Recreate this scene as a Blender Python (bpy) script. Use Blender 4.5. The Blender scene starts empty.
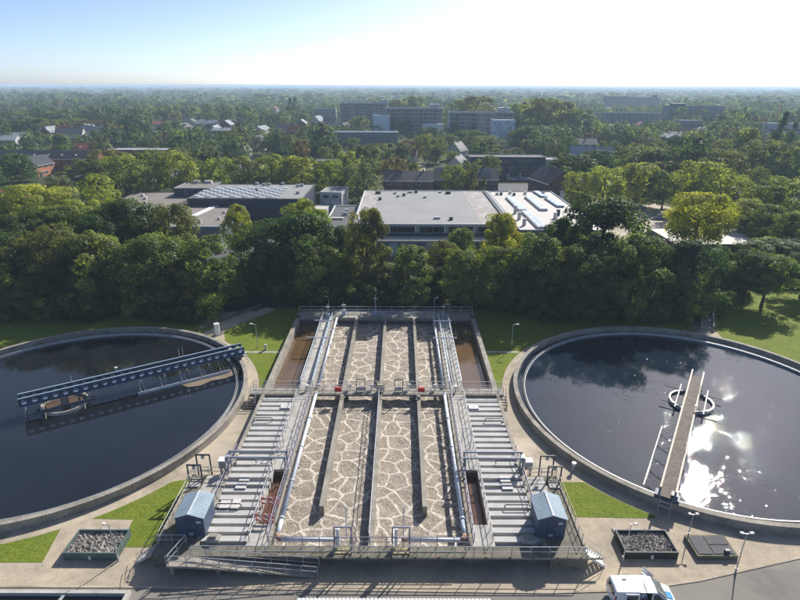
import bpy, bmesh, math, random
import numpy as np
from mathutils import Vector, Matrix
R = math.radians
SC = bpy.context.scene
COL = SC.collection

# ------------------------------------------------------------------ camera, sky, sun, exposure
F_PX, HORIZON, CAM_H, ROLL = 553.0, 85.5, 38.0, 0.2          # focal length in pixels of the 800 px frame
PITCH = math.atan((300 - HORIZON) / F_PX)
cam_data = bpy.data.cameras.new('camera')
cam_data.sensor_width = 36
cam_data.lens = F_PX / 800 * 36
cam_data.clip_start = 0.5
cam_data.clip_end = 60000
cam = bpy.data.objects.new('camera', cam_data)
COL.objects.link(cam)
cam.matrix_world = Matrix.Translation((0, 0, CAM_H)) @ Matrix.Rotation(math.pi/2 - PITCH, 4, 'X') @ Matrix.Rotation(R(ROLL), 4, 'Z')
SC.camera = cam

SUN_AZ, SUN_EL = R(33.6), R(34.75)                             # right of straight ahead, above the horizon
S_DIR = Vector((math.sin(SUN_AZ)*math.cos(SUN_EL), math.cos(SUN_AZ)*math.cos(SUN_EL), math.sin(SUN_EL)))
world = bpy.data.worlds.new('World')
SC.world = world
world.use_nodes = True
wn = world.node_tree
sky_node = wn.nodes.new('ShaderNodeTexSky')
sky_node.sky_type = 'NISHITA'
sky_node.sun_disc = False
sky_node.sun_elevation = SUN_EL
sky_node.sun_rotation = SUN_AZ
sky_node.altitude = 20
sky_node.air_density = 0.46
sky_node.dust_density = 0.8
sky_node.ozone_density = 1.5
wn.nodes['Background'].inputs['Strength'].default_value = 0.098
wn.links.new(sky_node.outputs[0], wn.nodes['Background'].inputs['Color'])

sun_data = bpy.data.lights.new('sun', 'SUN')
sun_data.energy = 3.8
sun_data.angle = R(0.53)
sun_data.color = (1.0, 0.955, 0.88)
sun = bpy.data.objects.new('sun', sun_data)
sun.rotation_euler = (-S_DIR).to_track_quat('-Z', 'Y').to_euler()
sun.location = (60, 60, 80)
COL.objects.link(sun)

SC.view_settings.view_transform = 'Standard'
SC.view_settings.look = 'None'
SC.view_settings.gamma = 1.0
SC.view_settings.use_curve_mapping = False
SC.view_settings.exposure = 0.9
SC.render.engine = 'CYCLES'
SC.cycles.use_denoising = True
SC.cycles.max_bounces = 6
SC.cycles.diffuse_bounces = 3
SC.cycles.glossy_bounces = 3
SC.cycles.transmission_bounces = 3
SC.cycles.volume_bounces = 1
SC.cycles.transparent_max_bounces = 8
SC.cycles.sample_clamp_indirect = 6
SC.cycles.sample_clamp_direct = 0

# ------------------------------------------------------------------ pixel <-> place
def ray(u, v):
    a, b = (u-400)/F_PX, (300-v)/F_PX
    r = R(ROLL)
    a, b = a*math.cos(r)-b*math.sin(r), a*math.sin(r)+b*math.cos(r)
    return a, math.cos(PITCH)+math.sin(PITCH)*b, -math.sin(PITCH)+math.cos(PITCH)*b
def on_z(u, v, z=0.0):
    d = ray(u, v); t = (z-CAM_H)/d[2]
    return d[0]*t, d[1]*t
def at_y(u, v, y):
    d = ray(u, v); t = y/d[1]
    return d[0]*t, y, CAM_H+d[2]*t
def to_px(x, y, z):
    dz = z-CAM_H
    zc = y*math.cos(PITCH)-dz*math.sin(PITCH); yc = y*math.sin(PITCH)+dz*math.cos(PITCH)
    a, b = x/zc, yc/zc
    r = -R(ROLL)
    a, b = a*math.cos(r)-b*math.sin(r), a*math.sin(r)+b*math.cos(r)
    return 400+F_PX*a, 300-F_PX*b
def depth(y, z=0):
    return y*math.cos(PITCH)-(z-CAM_H)*math.sin(PITCH)

# ------------------------------------------------------------------ materials
MATS = {}
def nodes(name):
    m = bpy.data.materials.new(name); m.use_nodes = True
    nt = m.node_tree
    return m, nt, nt.nodes['Principled BSDF'], nt.nodes['Material Output']
def nd(nt, kind, **kw):
    n = nt.nodes.new(kind)
    for k, v in kw.items():
        if hasattr(n, k) and k not in ('Scale',): setattr(n, k, v)
    return n
def noise(nt, vec, scale, detail=4, rough=.55, dist=0.0):
    n = nt.nodes.new('ShaderNodeTexNoise')
    n.inputs['Scale'].default_value = scale; n.inputs['Detail'].default_value = detail
    n.inputs['Roughness'].default_value = rough; n.inputs['Distortion'].default_value = dist
    if vec is not None: nt.links.new(vec, n.inputs['Vector'])
    return n
def ramp(nt, fac, stops):
    r = nt.nodes.new('ShaderNodeValToRGB')
    el = r.color_ramp.elements
    while len(el) < len(stops): el.new(0.5)
    for e, (p, c) in zip(el, stops):
        e.position = p; e.color = (*c, 1) if len(c) == 3 else c
    if fac is not None: nt.links.new(fac, r.inputs['Fac'])
    return r
def mixc(nt, fac, a, b, mode='MIX'):
    m = nt.nodes.new('ShaderNodeMix'); m.data_type = 'RGBA'; m.blend_type = mode
    for sock, val in ((m.inputs[0], fac), (m.inputs[6], a), (m.inputs[7], b)):
        if isinstance(val, (int, float)): sock.default_value = val
        elif isinstance(val, tuple): sock.default_value = (*val[:3], 1)
        else: nt.links.new(val, sock)
    return m.outputs[2]
def worldpos(nt):
    return nt.nodes.new('ShaderNodeNewGeometry').outputs['Position']
def mapped(nt, vec, scale=(1,1,1), rot=(0,0,0), loc=(0,0,0)):
    mp = nt.nodes.new('ShaderNodeMapping')
    mp.inputs['Scale'].default_value = scale; mp.inputs['Rotation'].default_value = rot; mp.inputs['Location'].default_value = loc
    nt.links.new(vec, mp.inputs['Vector'])
    return mp.outputs[0]
def bump(nt, height, strength, dist, bs):
    b = nt.nodes.new('ShaderNodeBump'); b.inputs['Strength'].default_value = strength; b.inputs['Distance'].default_value = dist
    nt.links.new(height, b.inputs['Height']); nt.links.new(b.outputs[0], bs.inputs['Normal'])
    return b

def mat(name, col, rough=.7, var=.25, scale=.8, metal=0.0, stain=None, stain_amt=.5, stain_scale=.35, fine=8.0, bmp=0.0, spec=.4):
    """plain weathered surface: colour varied by coarse and fine noise, optional stains"""
    if name in MATS: return MATS[name]
    m, nt, bs, out = nodes(name)
    p = worldpos(nt)
    n1 = noise(nt, p, scale, 6, .6); n2 = noise(nt, p, fine, 3, .6)
    lo = tuple(c*(1-var) for c in col); hi = tuple(min(.95, c*(1+var)) for c in col)
    c = ramp(nt, n1.outputs[0], [(.3, lo), (.7, hi)]).outputs[0]
    c2 = ramp(nt, n2.outputs[0], [(.3, (1-var*.7,)*3), (.7, (1.0,)*3)]).outputs[0]
    c = mixc(nt, 1.0, c, c2, 'MULTIPLY')
    if stain:
        n3 = noise(nt, p, stain_scale, 8, .7, .6)
        f = ramp(nt, n3.outputs[0], [(.48, (0,0,0)), (.68, (stain_amt,)*3)]).outputs[0]
        c = mixc(nt, f, c, stain)
    nt.links.new(c, bs.inputs['Base Color'])
    bs.inputs['Roughness'].default_value = rough; bs.inputs['Metallic'].default_value = metal
    bs.inputs['Specular IOR Level'].default_value = spec
    if bmp: bump(nt, n2.outputs[0], bmp, .05, bs)
    MATS[name] = m
    return m

M = {}
M['concrete'] = mat('concrete', (.33,.30,.25), .85, .25, .5, stain=(.13,.12,.09), stain_amt=.75, stain_scale=.55, bmp=.3)
M['concrete_light'] = mat('concrete_light', (.44,.42,.38), .85, .2, .6, stain=(.22,.21,.18), stain_amt=.6, stain_scale=.8, bmp=.2)
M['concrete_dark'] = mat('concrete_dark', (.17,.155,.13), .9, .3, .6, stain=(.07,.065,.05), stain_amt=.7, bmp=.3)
M['concrete_mossy'] = mat('concrete_mossy', (.19,.17,.13), .9, .35, .9, stain=(.07,.085,.035), stain_amt=.8, stain_scale=.7, bmp=.4)
M['apron'] = mat('apron', (.46,.395,.30), .9, .22, .25, stain=(.17,.15,.10), stain_amt=.7, stain_scale=.18, bmp=.3)
M['asphalt'] = mat('asphalt', (.23,.21,.18), .9, .15, .15, stain=(.10,.095,.085), stain_amt=.6, stain_scale=.12, fine=14, bmp=.3)
M['asphalt_street'] = mat('asphalt_street', (.10,.10,.105), .9, .2, .1)
M['gantry'] = mat('gantry_grey', (.20,.225,.28), .5, .15, 1.5)
M['galv'] = mat('galvanised_steel', (.46,.47,.48), .45, .15, 2.0, metal=.35)
M['rail_grey'] = mat('rail_grey', (.50,.48,.46), .6, .2, 2.0)
M['pipe_white'] = mat('pipe_white', (.62,.65,.68), .4, .1, 1.2, stain=(.32,.32,.30), stain_amt=.35, stain_scale=1.6)
M['pipe_blue'] = mat('pipe_blue_grey', (.30,.38,.46), .4, .12, 1.2)
M['scum'] = mat('tan_scum', (.26,.20,.14), .5, .3, .8)
M['beam'] = mat('crossbeam_concrete', (.48,.47,.45), .85, .12, .7, stain=(.36,.35,.33), stain_amt=.4, stain_scale=1.1)
M['rust'] = mat('rusty_elbow', (.33,.20,.13), .8, .3, 3)
M['navy'] = mat('navy_paint', (.055,.075,.125), .55, .25, .9, stain=(.07,.085,.125), stain_amt=.5, stain_scale=1.3)
M['navy_light'] = mat('faded_blue_paint', (.10,.14,.24), .5, .2, 1.4)
M['dark_steel'] = mat('dark_steel', (.05,.052,.065), .5, .3, 2)
M['purple_grey'] = mat('purple_grey_steel', (.27,.25,.31), .5, .2, 2)
M['white'] = mat('white_paint', (.74,.74,.72), .5, .08, 1.0, stain=(.45,.43,.38), stain_amt=.3, stain_scale=1.5)
M['plate_white'] = mat('pale_hatch', (.60,.57,.54), .6, .1, 1.5)
M['red'] = mat('red_paint', (.55,.045,.035), .5, .15, 2)
M['yellowish'] = mat('yellowed_plate', (.34,.29,.15), .8, .35, 2.2, stain=(.12,.11,.07), stain_amt=.6, stain_scale=1.5)
M['wood_deck'] = mat('weathered_planks', (.17,.145,.12), .85, .3, 1.5, bmp=.3)
M['beige'] = mat('beige_rail', (.42,.36,.27), .6, .15, 1.5)
M['black'] = mat('black_rubber', (.02,.02,.022), .7, .2, 3)
M['bark'] = mat('bark', (.09,.07,.05), .9, .3, 1.5)
M['sludge'] = mat('dry_sludge', (.34,.31,.27), .95, .3, 2.2, stain=(.20,.18,.155), stain_amt=.6, stain_scale=1.5, bmp=.5)
M['black_box'] = mat('black_bin', (.035,.04,.04), .6, .3, 2)
M['green_box'] = mat('grey_green_bin', (.10,.14,.13), .6, .3, 2)
M['roof_grey'] = mat('grey_bitumen_roof', (.27,.27,.265), .85, .10, .12, stain=(.22,.22,.21), stain_amt=.5, stain_scale=.06)
M['roof_worn'] = mat('worn_roof_strip', (.33,.29,.26), .85, .25, .5, stain=(.55,.60,.66), stain_amt=.6, stain_scale=.4)
M['roof_white'] = mat('white_roof_membrane', (.50,.47,.43), .75, .08, .15, stain=(.46,.42,.38), stain_amt=.5, stain_scale=.12)
M['roof_brown'] = mat('brown_bitumen_roof', (.22,.195,.175), .9, .12, .15, stain=(.15,.13,.12), stain_amt=.5, stain_scale=.1)
M['roof_dark'] = mat('dark_bitumen_roof', (.10,.10,.105), .85, .15, .2)
M['roof_tile_dark'] = mat('dark_roof_tile', (.055,.058,.07), .7, .2, .6, spec=.12)
M['roof_tile_grey'] = mat('grey_roof_tile', (.16,.145,.14), .7, .2, .6, spec=.12)
M['roof_tile_red'] = mat('red_roof_tile', (.30,.10,.06), .8, .25, .6, spec=.12)
M['roof_pale'] = mat('pale_metal_roof', (.30,.32,.34), .85, .15, .3, spec=.15)
M['wall_white'] = mat('white_render', (.46,.46,.45), .8, .08, .3, stain=(.42,.42,.40), stain_amt=.4, stain_scale=.4)
M['wall_cream'] = mat('cream_render', (.55,.50,.42), .8, .1, .3)
M['wall_grey'] = mat('grey_panel', (.20,.20,.21), .7, .12, .3)
M['wall_navy'] = mat('navy_cladding', (.045,.055,.085), .6, .15, .3)
M['wall_bluegrey'] = mat('blue_grey_cladding', (.20,.24,.31), .6, .1, .3)
M['wall_blue_white'] = mat('pale_blue_panel', (.52,.60,.68), .6, .08, .3)
M['brick_red'] = mat('red_brick', (.20,.075,.05), .9, .25, .8)
M['brick_brown'] = mat('brown_brick', (.13,.085,.065), .9, .25, .8)
M['brick_orange'] = mat('orange_brick', (.48,.19,.10), .9, .15, .8)
M['frame_white'] = mat('white_frame', (.72,.72,.70), .5, .05, 1)
M['crane'] = mat('yellow_crane', (.55,.34,.06), .5, .1, 1)
M['earth'] = mat('earth', (.10,.085,.06), .95, .3, .5)

def glass(name, col=(.02,.025,.03), rough=.06):
    m, nt, bs, out = nodes(name)
    p = worldpos(nt); n = noise(nt, p, 1.2, 2)
    c = ramp(nt, n.outputs[0], [(.35, tuple(x*.6 for x in col)), (.65, tuple(x*1.7 for x in col))]).outputs[0]
    nt.links.new(c, bs.inputs['Base Color']); bs.inputs['Roughness'].default_value = rough
    bs.inputs['Specular IOR Level'].default_value = .6
    return m
M['glass'] = glass('window_glass')
M['glass_sky'] = glass('skylight_glass', (.45,.52,.58), .12)
M['panel_glare'] = mat('solar_panel_glare', (.52,.57,.63), .4, .08, .5)  # glare on the solar panels, painted in as a pale base colour
M['glass_screen'] = glass('windscreen_glass', (.16,.19,.18), .1)
M['solar'] = glass('solar_glass', (.03,.05,.10), .35)

def corrugated(name, col, pitch, axis=0, depth_=.5, rough=.5, metal=.2):
    m, nt, bs, out = nodes(name)
    tc = nt.nodes.new('ShaderNodeTexCoord')
    w = nt.nodes.new('ShaderNodeTexWave'); w.bands_direction = 'XYZ'[axis]; w.inputs['Scale'].default_value = 2*math.pi/pitch/20*3.14/3.14
    nt.links.new(tc.outputs['Object'], w.inputs['Vector'])
    n = noise(nt, worldpos(nt), 1.0, 5)
    c = ramp(nt, n.outputs[0], [(.3, tuple(x*.82 for x in col)), (.7, tuple(min(.95,x*1.12) for x in col))]).outputs[0]
    nt.links.new(c, bs.inputs['Base Color']); bs.inputs['Roughness'].default_value = rough; bs.inputs['Metallic'].default_value = metal
    bump(nt, w.outputs[0], depth_, .03, bs)
    return m
M['shed_wall'] = corrugated('navy_cladding_ribbed', (.065,.09,.145), .18, 0, .6, .55, .0)
M['shed_roof'] = corrugated('blue_grey_roof_sheet', (.27,.35,.41), .25, 1, .25, .7, .0)

def tape_mat():
    m, nt, bs, out = nodes('red_white_tape')
    tc = nt.nodes.new('ShaderNodeTexCoord')
    w = nt.nodes.new('ShaderNodeTexWave'); w.bands_direction = 'DIAGONAL'; w.inputs['Scale'].default_value = 1.1
    nt.links.new(tc.outputs['Object'], w.inputs['Vector'])
    r = ramp(nt, w.outputs[0], [(.48, (.70,.66,.64)), (.52, (.50,.08,.08))])
    nt.links.new(r.outputs[0], bs.inputs['Base Color']); bs.inputs['Roughness'].default_value = .6
    return m
M['tape'] = tape_mat()

def paving_mat():
    m, nt, bs, out = nodes('block_paving')
    p = worldpos(nt)
    br = nt.nodes.new('ShaderNodeTexBrick')
    br.inputs['Scale'].default_value = 1.0; br.inputs['Brick Width'].default_value = .3; br.inputs['Row Height'].default_value = .22
    br.inputs['Mortar Size'].default_value = .03; br.inputs['Bias'].default_value = -.1
    br.inputs['Color1'].default_value = (.46,.39,.295,1); br.inputs['Color2'].default_value = (.42,.355,.27,1); br.inputs['Mortar'].default_value = (.37,.32,.24,1)
    nt.links.new(mapped(nt, p, rot=(0,0,0)), br.inputs['Vector'])
    n1 = noise(nt, p, .22, 8, .65, .4); n2 = noise(nt, p, 1.1, 6, .7); n3 = noise(nt, p, .55, 8, .75, .8)
    c = mixc(nt, 1.0, br.outputs[0], ramp(nt, n1.outputs[0], [(.3, (.72,.72,.72)), (.7, (1.2,1.16,1.1))]).outputs[0], 'MULTIPLY')
    c = mixc(nt, 1.0, c, ramp(nt, n2.outputs[0], [(.3, (.8,.8,.8)), (.7, (1.1,1.1,1.1))]).outputs[0], 'MULTIPLY')
    moss = ramp(nt, n3.outputs[0], [(.60, (0,0,0)), (.74, (.65,)*3)]).outputs[0]
    c = mixc(nt, moss, c, (.10,.115,.045))
    nt.links.new(c, bs.inputs['Base Color']); bs.inputs['Roughness'].default_value = .9
    bump(nt, n2.outputs[0], .25, .02, bs)
    return m
M['paving'] = paving_mat()

def grass_mat(name, a, b, dry):
    m, nt, bs, out = nodes(name)
    p = worldpos(nt)
    n1 = noise(nt, p, .35, 8, .65, .5); n2 = noise(nt, p, 3.2, 6, .75); n3 = noise(nt, p, 1.1, 8, .7, .8)
    c = ramp(nt, n1.outputs[0], [(.3, a), (.7, b)]).outputs[0]
    c = mixc(nt, 1.0, c, ramp(nt, n2.outputs[0], [(.28, (.62,.65,.55)), (.72, (1.35,1.3,1.2))]).outputs[0], 'MULTIPLY')
    f = ramp(nt, n3.outputs[0], [(.55, (0,0,0)), (.75, (.75,)*3)]).outputs[0]
    c = mixc(nt, f, c, dry)
    nt.links.new(c, bs.inputs['Base Color']); bs.inputs['Roughness'].default_value = .9
    bs.inputs['Specular IOR Level'].default_value = .15
    bump(nt, n2.outputs[0], .9, .12, bs)
    return m
M['grass'] = grass_mat('lawn_grass', (.12,.17,.02), (.175,.215,.028), (.23,.205,.06))

M['terrain'] = grass_mat('terrain_green', (.035,.05,.018), (.06,.075,.025), (.09,.085,.04))

def foam_mat():
    m, nt, bs, out = nodes('aerated_sludge')
    p = worldpos(nt)
    nw = noise(nt, p, .55, 3, .5)
    sub = nt.nodes.new('ShaderNodeVectorMath'); sub.operation = 'MULTIPLY_ADD'
    nt.links.new(nw.outputs['Color'], sub.inputs[0]); sub.inputs[1].default_value = (1.0,1.0,0); nt.links.new(p, sub.inputs[2])
    nf = noise(nt, p, 2.6, 4, .6)
    sub2 = nt.nodes.new('ShaderNodeVectorMath'); sub2.operation = 'MULTIPLY_ADD'
    nt.links.new(nf.outputs['Color'], sub2.inputs[0]); sub2.inputs[1].default_value = (.5,.5,0); nt.links.new(sub.outputs[0], sub2.inputs[2])
    def vor(scale, vec):
        v = nt.nodes.new('ShaderNodeTexVoronoi'); v.feature = 'DISTANCE_TO_EDGE'; v.inputs['Scale'].default_value = scale
        v.voronoi_dimensions = '2D'
        nt.links.new(vec, v.inputs['Vector']); return v.outputs['Distance']
    d1 = vor(.50, sub2.outputs[0]); d2 = vor(1.45, sub2.outputs[0]); d3 = vor(3.4, sub2.outputs[0])
    def line(d, w0, w1):
        r = ramp(nt, d, [(w0, (1,1,1)), (w1, (0,0,0))]); return r.outputs[0]
    l1 = line(d1, .008, .10); l2 = line(d2, .0, .07); l3 = line(d3, .0, .11)
    nm = noise(nt, p, 1.0, 5, .7)
    msk = ramp(nt, nm.outputs[0], [(.30, (0,0,0)), (.5, (1,1,1))]).outputs[0]
    l2m = mixc(nt, 1.0, l2, msk, 'MULTIPLY')
    nm2 = noise(nt, p, 2.3, 4, .7)
    msk2 = ramp(nt, nm2.outputs[0], [(.36, (.2,.2,.2)), (.56, (.9,.9,.9))]).outputs[0]
    l3m = mixc(nt, 1.0, l3, msk2, 'MULTIPLY')
    nl = noise(nt, mapped(nt, p, (1,.55,1)), .8, 6, .7, .4)
    drift = ramp(nt, nl.outputs[0], [(.56, (0,0,0)), (.76, (.6,.6,.6))]).outputs[0]
    nk = noise(nt, p, .7, 3, .6)
    l1 = mixc(nt, 1.0, l1, ramp(nt, nk.outputs[0], [(.3, (.5,.5,.5)), (.55, (1,1,1))]).outputs[0], 'MULTIPLY')
    foam = mixc(nt, 1.0, mixc(nt, 1.0, mixc(nt, 1.0, l1, l2m, 'LIGHTEN'), l3m, 'LIGHTEN'), drift, 'LIGHTEN')
    nb = noise(nt, p, .9, 6, .7); ng = noise(nt, p, 9, 4, .7)
    base = ramp(nt, nb.outputs[0], [(.3, (.19,.152,.112)), (.7, (.29,.237,.18))]).outputs[0]
    base = mixc(nt, 1.0, base, ramp(nt, ng.outputs[0], [(.3, (.6,.6,.6)), (.7, (1.35,1.35,1.35))]).outputs[0], 'MULTIPLY')
    c = mixc(nt, foam, base, (.66,.60,.51))
    nt.links.new(c, bs.inputs['Base Color']); bs.inputs['Roughness'].default_value = .65
    bs.inputs['Specular IOR Level'].default_value = .3
    bump(nt, mixc(nt, .45, foam, ng.outputs[0]), .8, .12, bs)
    return m
M['foam'] = foam_mat()

def water_mat(name, col, wave=.03, scale=1.2, rough=.04, sparkle=0.0):
    m, nt, bs, out = nodes(name)
    p = worldpos(nt)
    n0 = noise(nt, p, .12, 6, .6, .5)
    c = ramp(nt, n0.outputs[0], [(.3, tuple(x*.75 for x in col)), (.7, tuple(x*1.3 for x in col))]).outputs[0]
    nt.links.new(c, bs.inputs['Base Color'])
    bs.inputs['Roughness'].default_value = rough; bs.inputs['IOR'].default_value = 1.6 if not sparkle else 1.46
    n1 = noise(nt, mapped(nt, p, (1, 1.6, 1), (0,0,.5)), scale, 5, .6, .3)
    n2 = noise(nt, p, .28, 4, .6, .5)
    amt = ramp(nt, n2.outputs[0], [(.36, (.3,)*3), (.66, (1,1,1))]).outputs[0]
    h = mixc(nt, 1.0, n1.outputs[0], amt, 'MULTIPLY')
    if sparkle:
        n3 = noise(nt, mapped(nt, p, (1, 1.5, 1), (0,0,.7)), 2.8, .6, .4, .1); n4 = noise(nt, p, .30, 5, .7, 1.0)
        spk = ramp(nt, n3.outputs[0], [(.56, (0,0,0)), (.74, (sparkle,)*3)]).outputs[0]
        where = ramp(nt, n4.outputs[0], [(.53, (0,0,0)), (.62, (1,1,1))]).outputs[0]
        h = mixc(nt, 1.0, h, mixc(nt, 1.0, spk, where, 'MULTIPLY'), 'ADD')
    bump(nt, h, 1.0, wave, bs)
    return m
M['water_clar'] = water_mat('settling_water', (.011,.013,.016), .004, 1.3, .02)
M['water_ripple'] = water_mat('rippled_settling_water', (.012,.020,.034), .0026, 3.2, .016, 3.4)
M['water_brown'] = water_mat('brown_channel_water', (.12,.075,.038), .006, 1.0, .04)
M['water_red'] = water_mat('rusty_pit_water', (.13,.055,.03), .02, 2.0, .15)
M['water_dark'] = water_mat('dark_tank_water', (.02,.025,.025), .01, 1.0, .05)

def leaf_mat(name, mode):
    """mode 'object': tint from the object's colour; 'attr': tint from a per-tree mesh attribute"""
    m, nt, bs, out = nodes(name)
    nt.nodes.remove(bs)
    if mode == 'object':
        oi = nt.nodes.new('ShaderNodeObjectInfo'); tint = oi.outputs['Color']
    else:
        at0 = nt.nodes.new('ShaderNodeAttribute'); at0.attribute_name = 'tint'; tint = at0.outputs['Color']
    at = nt.nodes.new('ShaderNodeAttribute'); at.attribute_name = 'clump'
    k = ramp(nt, at.outputs['Fac'], [(0, (.5,.55,.52)), (.5, (1,1,1)), (1, (1.75,1.6,1.2))]).outputs[0]
    c = mixc(nt, 1.0, tint, k, 'MULTIPLY')
    d = nt.nodes.new('ShaderNodeBsdfDiffuse'); t = nt.nodes.new('ShaderNodeBsdfTranslucent'); g = nt.nodes.new('ShaderNodeBsdfGlossy')
    g.inputs['Roughness'].default_value = .45; g.inputs['Color'].default_value = (.9,.95,.9,1)
    nt.links.new(c, d.inputs['Color'])
    ct = mixc(nt, 1.0, c, (1.75,1.95,.85), 'MULTIPLY')
    nt.links.new(ct, t.inputs['Color'])
    m1 = nt.nodes.new('ShaderNodeMixShader'); m1.inputs[0].default_value = .48
    nt.links.new(d.outputs[0], m1.inputs[1]); nt.links.new(t.outputs[0], m1.inputs[2])
    m2 = nt.nodes.new('ShaderNodeMixShader'); m2.inputs[0].default_value = .014
    nt.links.new(m1.outputs[0], m2.inputs[1]); nt.links.new(g.outputs[0], m2.inputs[2])
    nt.links.new(m2.outputs[0], out.inputs['Surface'])
    return m
M['leaf'] = leaf_mat('foliage', 'object')
M['leaf_far'] = leaf_mat('foliage_far', 'attr')
M['blade'] = leaf_mat('grass_blade', 'object')

# ------------------------------------------------------------------ mesh helpers
class MB:
    def __init__(s): s.v = []; s.f = []
    def box(s, x0, x1, y0, y1, z0, z1):
        b = len(s.v)
        s.v += [(x0,y0,z0),(x1,y0,z0),(x1,y1,z0),(x0,y1,z0),(x0,y0,z1),(x1,y0,z1),(x1,y1,z1),(x0,y1,z1)]
        s.f += [tuple(b+i for i in q) for q in ((3,2,1,0),(4,5,6,7),(0,1,5,4),(1,2,6,5),(2,3,7,6),(3,0,4,7))]
        return s
    def bar(s, p0, p1, w, h):
        """rectangular bar from p0 to p1 (centre line), w across, h up"""
        p0, p1 = Vector(p0), Vector(p1); d = (p1-p0).normalized()
        up = Vector((0,0,1)) if abs(d.z) < .95 else Vector((0,1,0))
        sx = d.cross(up).normalized(); uz = sx.cross(d).normalized()
        b = len(s.v)
        for p in (p0, p1):
            for a, c in ((-1,-1),(1,-1),(1,1),(-1,1)):
                s.v.append(tuple(p+sx*(a*w/2)+uz*(c*h/2)))
        s.f += [tuple(b+i for i in q) for q in ((0,1,2,3),(7,6,5,4),(0,4,5,1),(1,5,6,2),(2,6,7,3),(3,7,4,0))]
        return s
    def tube(s, pts, r, n=8, cap=True, r1=None):
        pts = [Vector(p) for p in pts]; b = len(s.v); k = len(pts)
        for i, p in enumerate(pts):
            d = (pts[min(i+1,k-1)]-pts[max(i-1,0)]).normalized()
            up = Vector((0,0,1)) if abs(d.z) < .95 else Vector((0,1,0))
            sx = d.cross(up).normalized(); uz = sx.cross(d).normalized()
            rr = r if r1 is None else r+(r1-r)*i/(k-1)
            for j in range(n):
                a = 2*math.pi*(j+.5)/n
                s.v.append(tuple(p+sx*(rr*math.cos(a))+uz*(rr*math.sin(a))))
        for i in range(k-1):
            for j in range(n):
                s.f.append((b+i*n+j, b+i*n+(j+1)%n, b+(i+1)*n+(j+1)%n, b+(i+1)*n+j))
        if cap:
            s.f.append(tuple(b+j for j in range(n-1,-1,-1))); s.f.append(tuple(b+(k-1)*n+j for j in range(n)))
        return s
    def prism(s, poly, z0, z1):
        b = len(s.v); n = len(poly)
        s.v += [(x,y,z0) for x,y in poly]+[(x,y,z1) for x,y in poly]
        s.f += [tuple(b+i for i in range(n-1,-1,-1)), tuple(b+n+i for i in range(n))]
        s.f += [(b+i, b+(i+1)%n, b+n+(i+1)%n, b+n+i) for i in range(n)]
        return s
    def ring(s, c, r0, r1, z0, z1, n=128, a0=0, a1=2*math.pi):
        b = len(s.v); full = abs(a1-a0-2*math.pi) < 1e-6; k = n if full else n+1
        for i in range(k):
            a = a0+(a1-a0)*i/n; x, y = math.cos(a), math.sin(a)
            s.v += [(c[0]+r0*x,c[1]+r0*y,z0),(c[0]+r1*x,c[1]+r1*y,z0),(c[0]+r1*x,c[1]+r1*y,z1),(c[0]+r0*x,c[1]+r0*y,z1)]
        for i in range(n):
            p, q = b+4*i, b+4*((i+1)%k)
            for j in range(4): s.f.append((p+j, q+j, q+(j+1)%4, p+(j+1)%4))
        if not full:
            s.f += [(b,b+1,b+2,b+3), (b+4*n+3,b+4*n+2,b+4*n+1,b+4*n)]
        return s
    def quad(s, *p):
        b = len(s.v); s.v += [tuple(q) for q in p]; s.f.append(tuple(range(b, b+len(p)))); return s
    def mesh(s, name, m=None, smooth=False):
        me = bpy.data.meshes.new(name)
        me.from_pydata([tuple(p) for p in s.v], [], s.f)
        bm = bmesh.new(); bm.from_mesh(me); bmesh.ops.recalc_face_normals(bm, faces=bm.faces[:]); bm.to_mesh(me); bm.free()
        if m: me.materials.append(m)
        if smooth: me.polygons.foreach_set('use_smooth', [True]*len(me.polygons))
        me.update()
        return me
    def build(s, name, m, parent=None, world=False, smooth=False):
        if world and parent is not None:
            L = parent.location; s.v = [(p[0]-L.x, p[1]-L.y, p[2]-L.z) for p in s.v]
        return put(name, s.mesh(name, m, smooth), parent)
def put(name, me, parent=None, loc=None, rz=None):
    o = bpy.data.objects.new(name, me); COL.objects.link(o)
    if parent is not None: o.parent = parent
    if loc is not None: o.location = loc
    if rz is not None: o.rotation_euler = (0,0,rz)
    return o
def tag(o, label, cat, group=None):
    o['label'] = label; o['category'] = cat
    if group: o['group'] = group
    return o
def thing(name, label, cat, loc=(0,0,0), rz=0.0, group=None):
    o = bpy.data.objects.new(name, None); COL.objects.link(o)
    o.location = loc; o.rotation_euler = (0,0,rz); o.empty_display_size = .3
    return tag(o, label, cat, group)
def struct(name, mb, m, kind='structure', smooth=False):
    o = mb.build(name, m, smooth=smooth); o['kind'] = kind
    return o
def sheet(name, poly, z, m):
    return struct(name, MB().quad(*[(x,y,z) for x,y in poly]), m)
def gridsheet(name, x0, x1, y0, y1, nx, ny, zf, m, kind='structure'):
    mb = MB()
    for j in range(ny+1):
        for i in range(nx+1):
            x, y = x0+(x1-x0)*i/nx, y0+(y1-y0)*j/ny
            mb.v.append((x, y, zf(x, y)))
    for j in range(ny):
        for i in range(nx):
            a = j*(nx+1)+i; mb.f.append((a, a+1, a+nx+2, a+nx+1))
    return struct(name, mb, m, kind, True)

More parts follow.
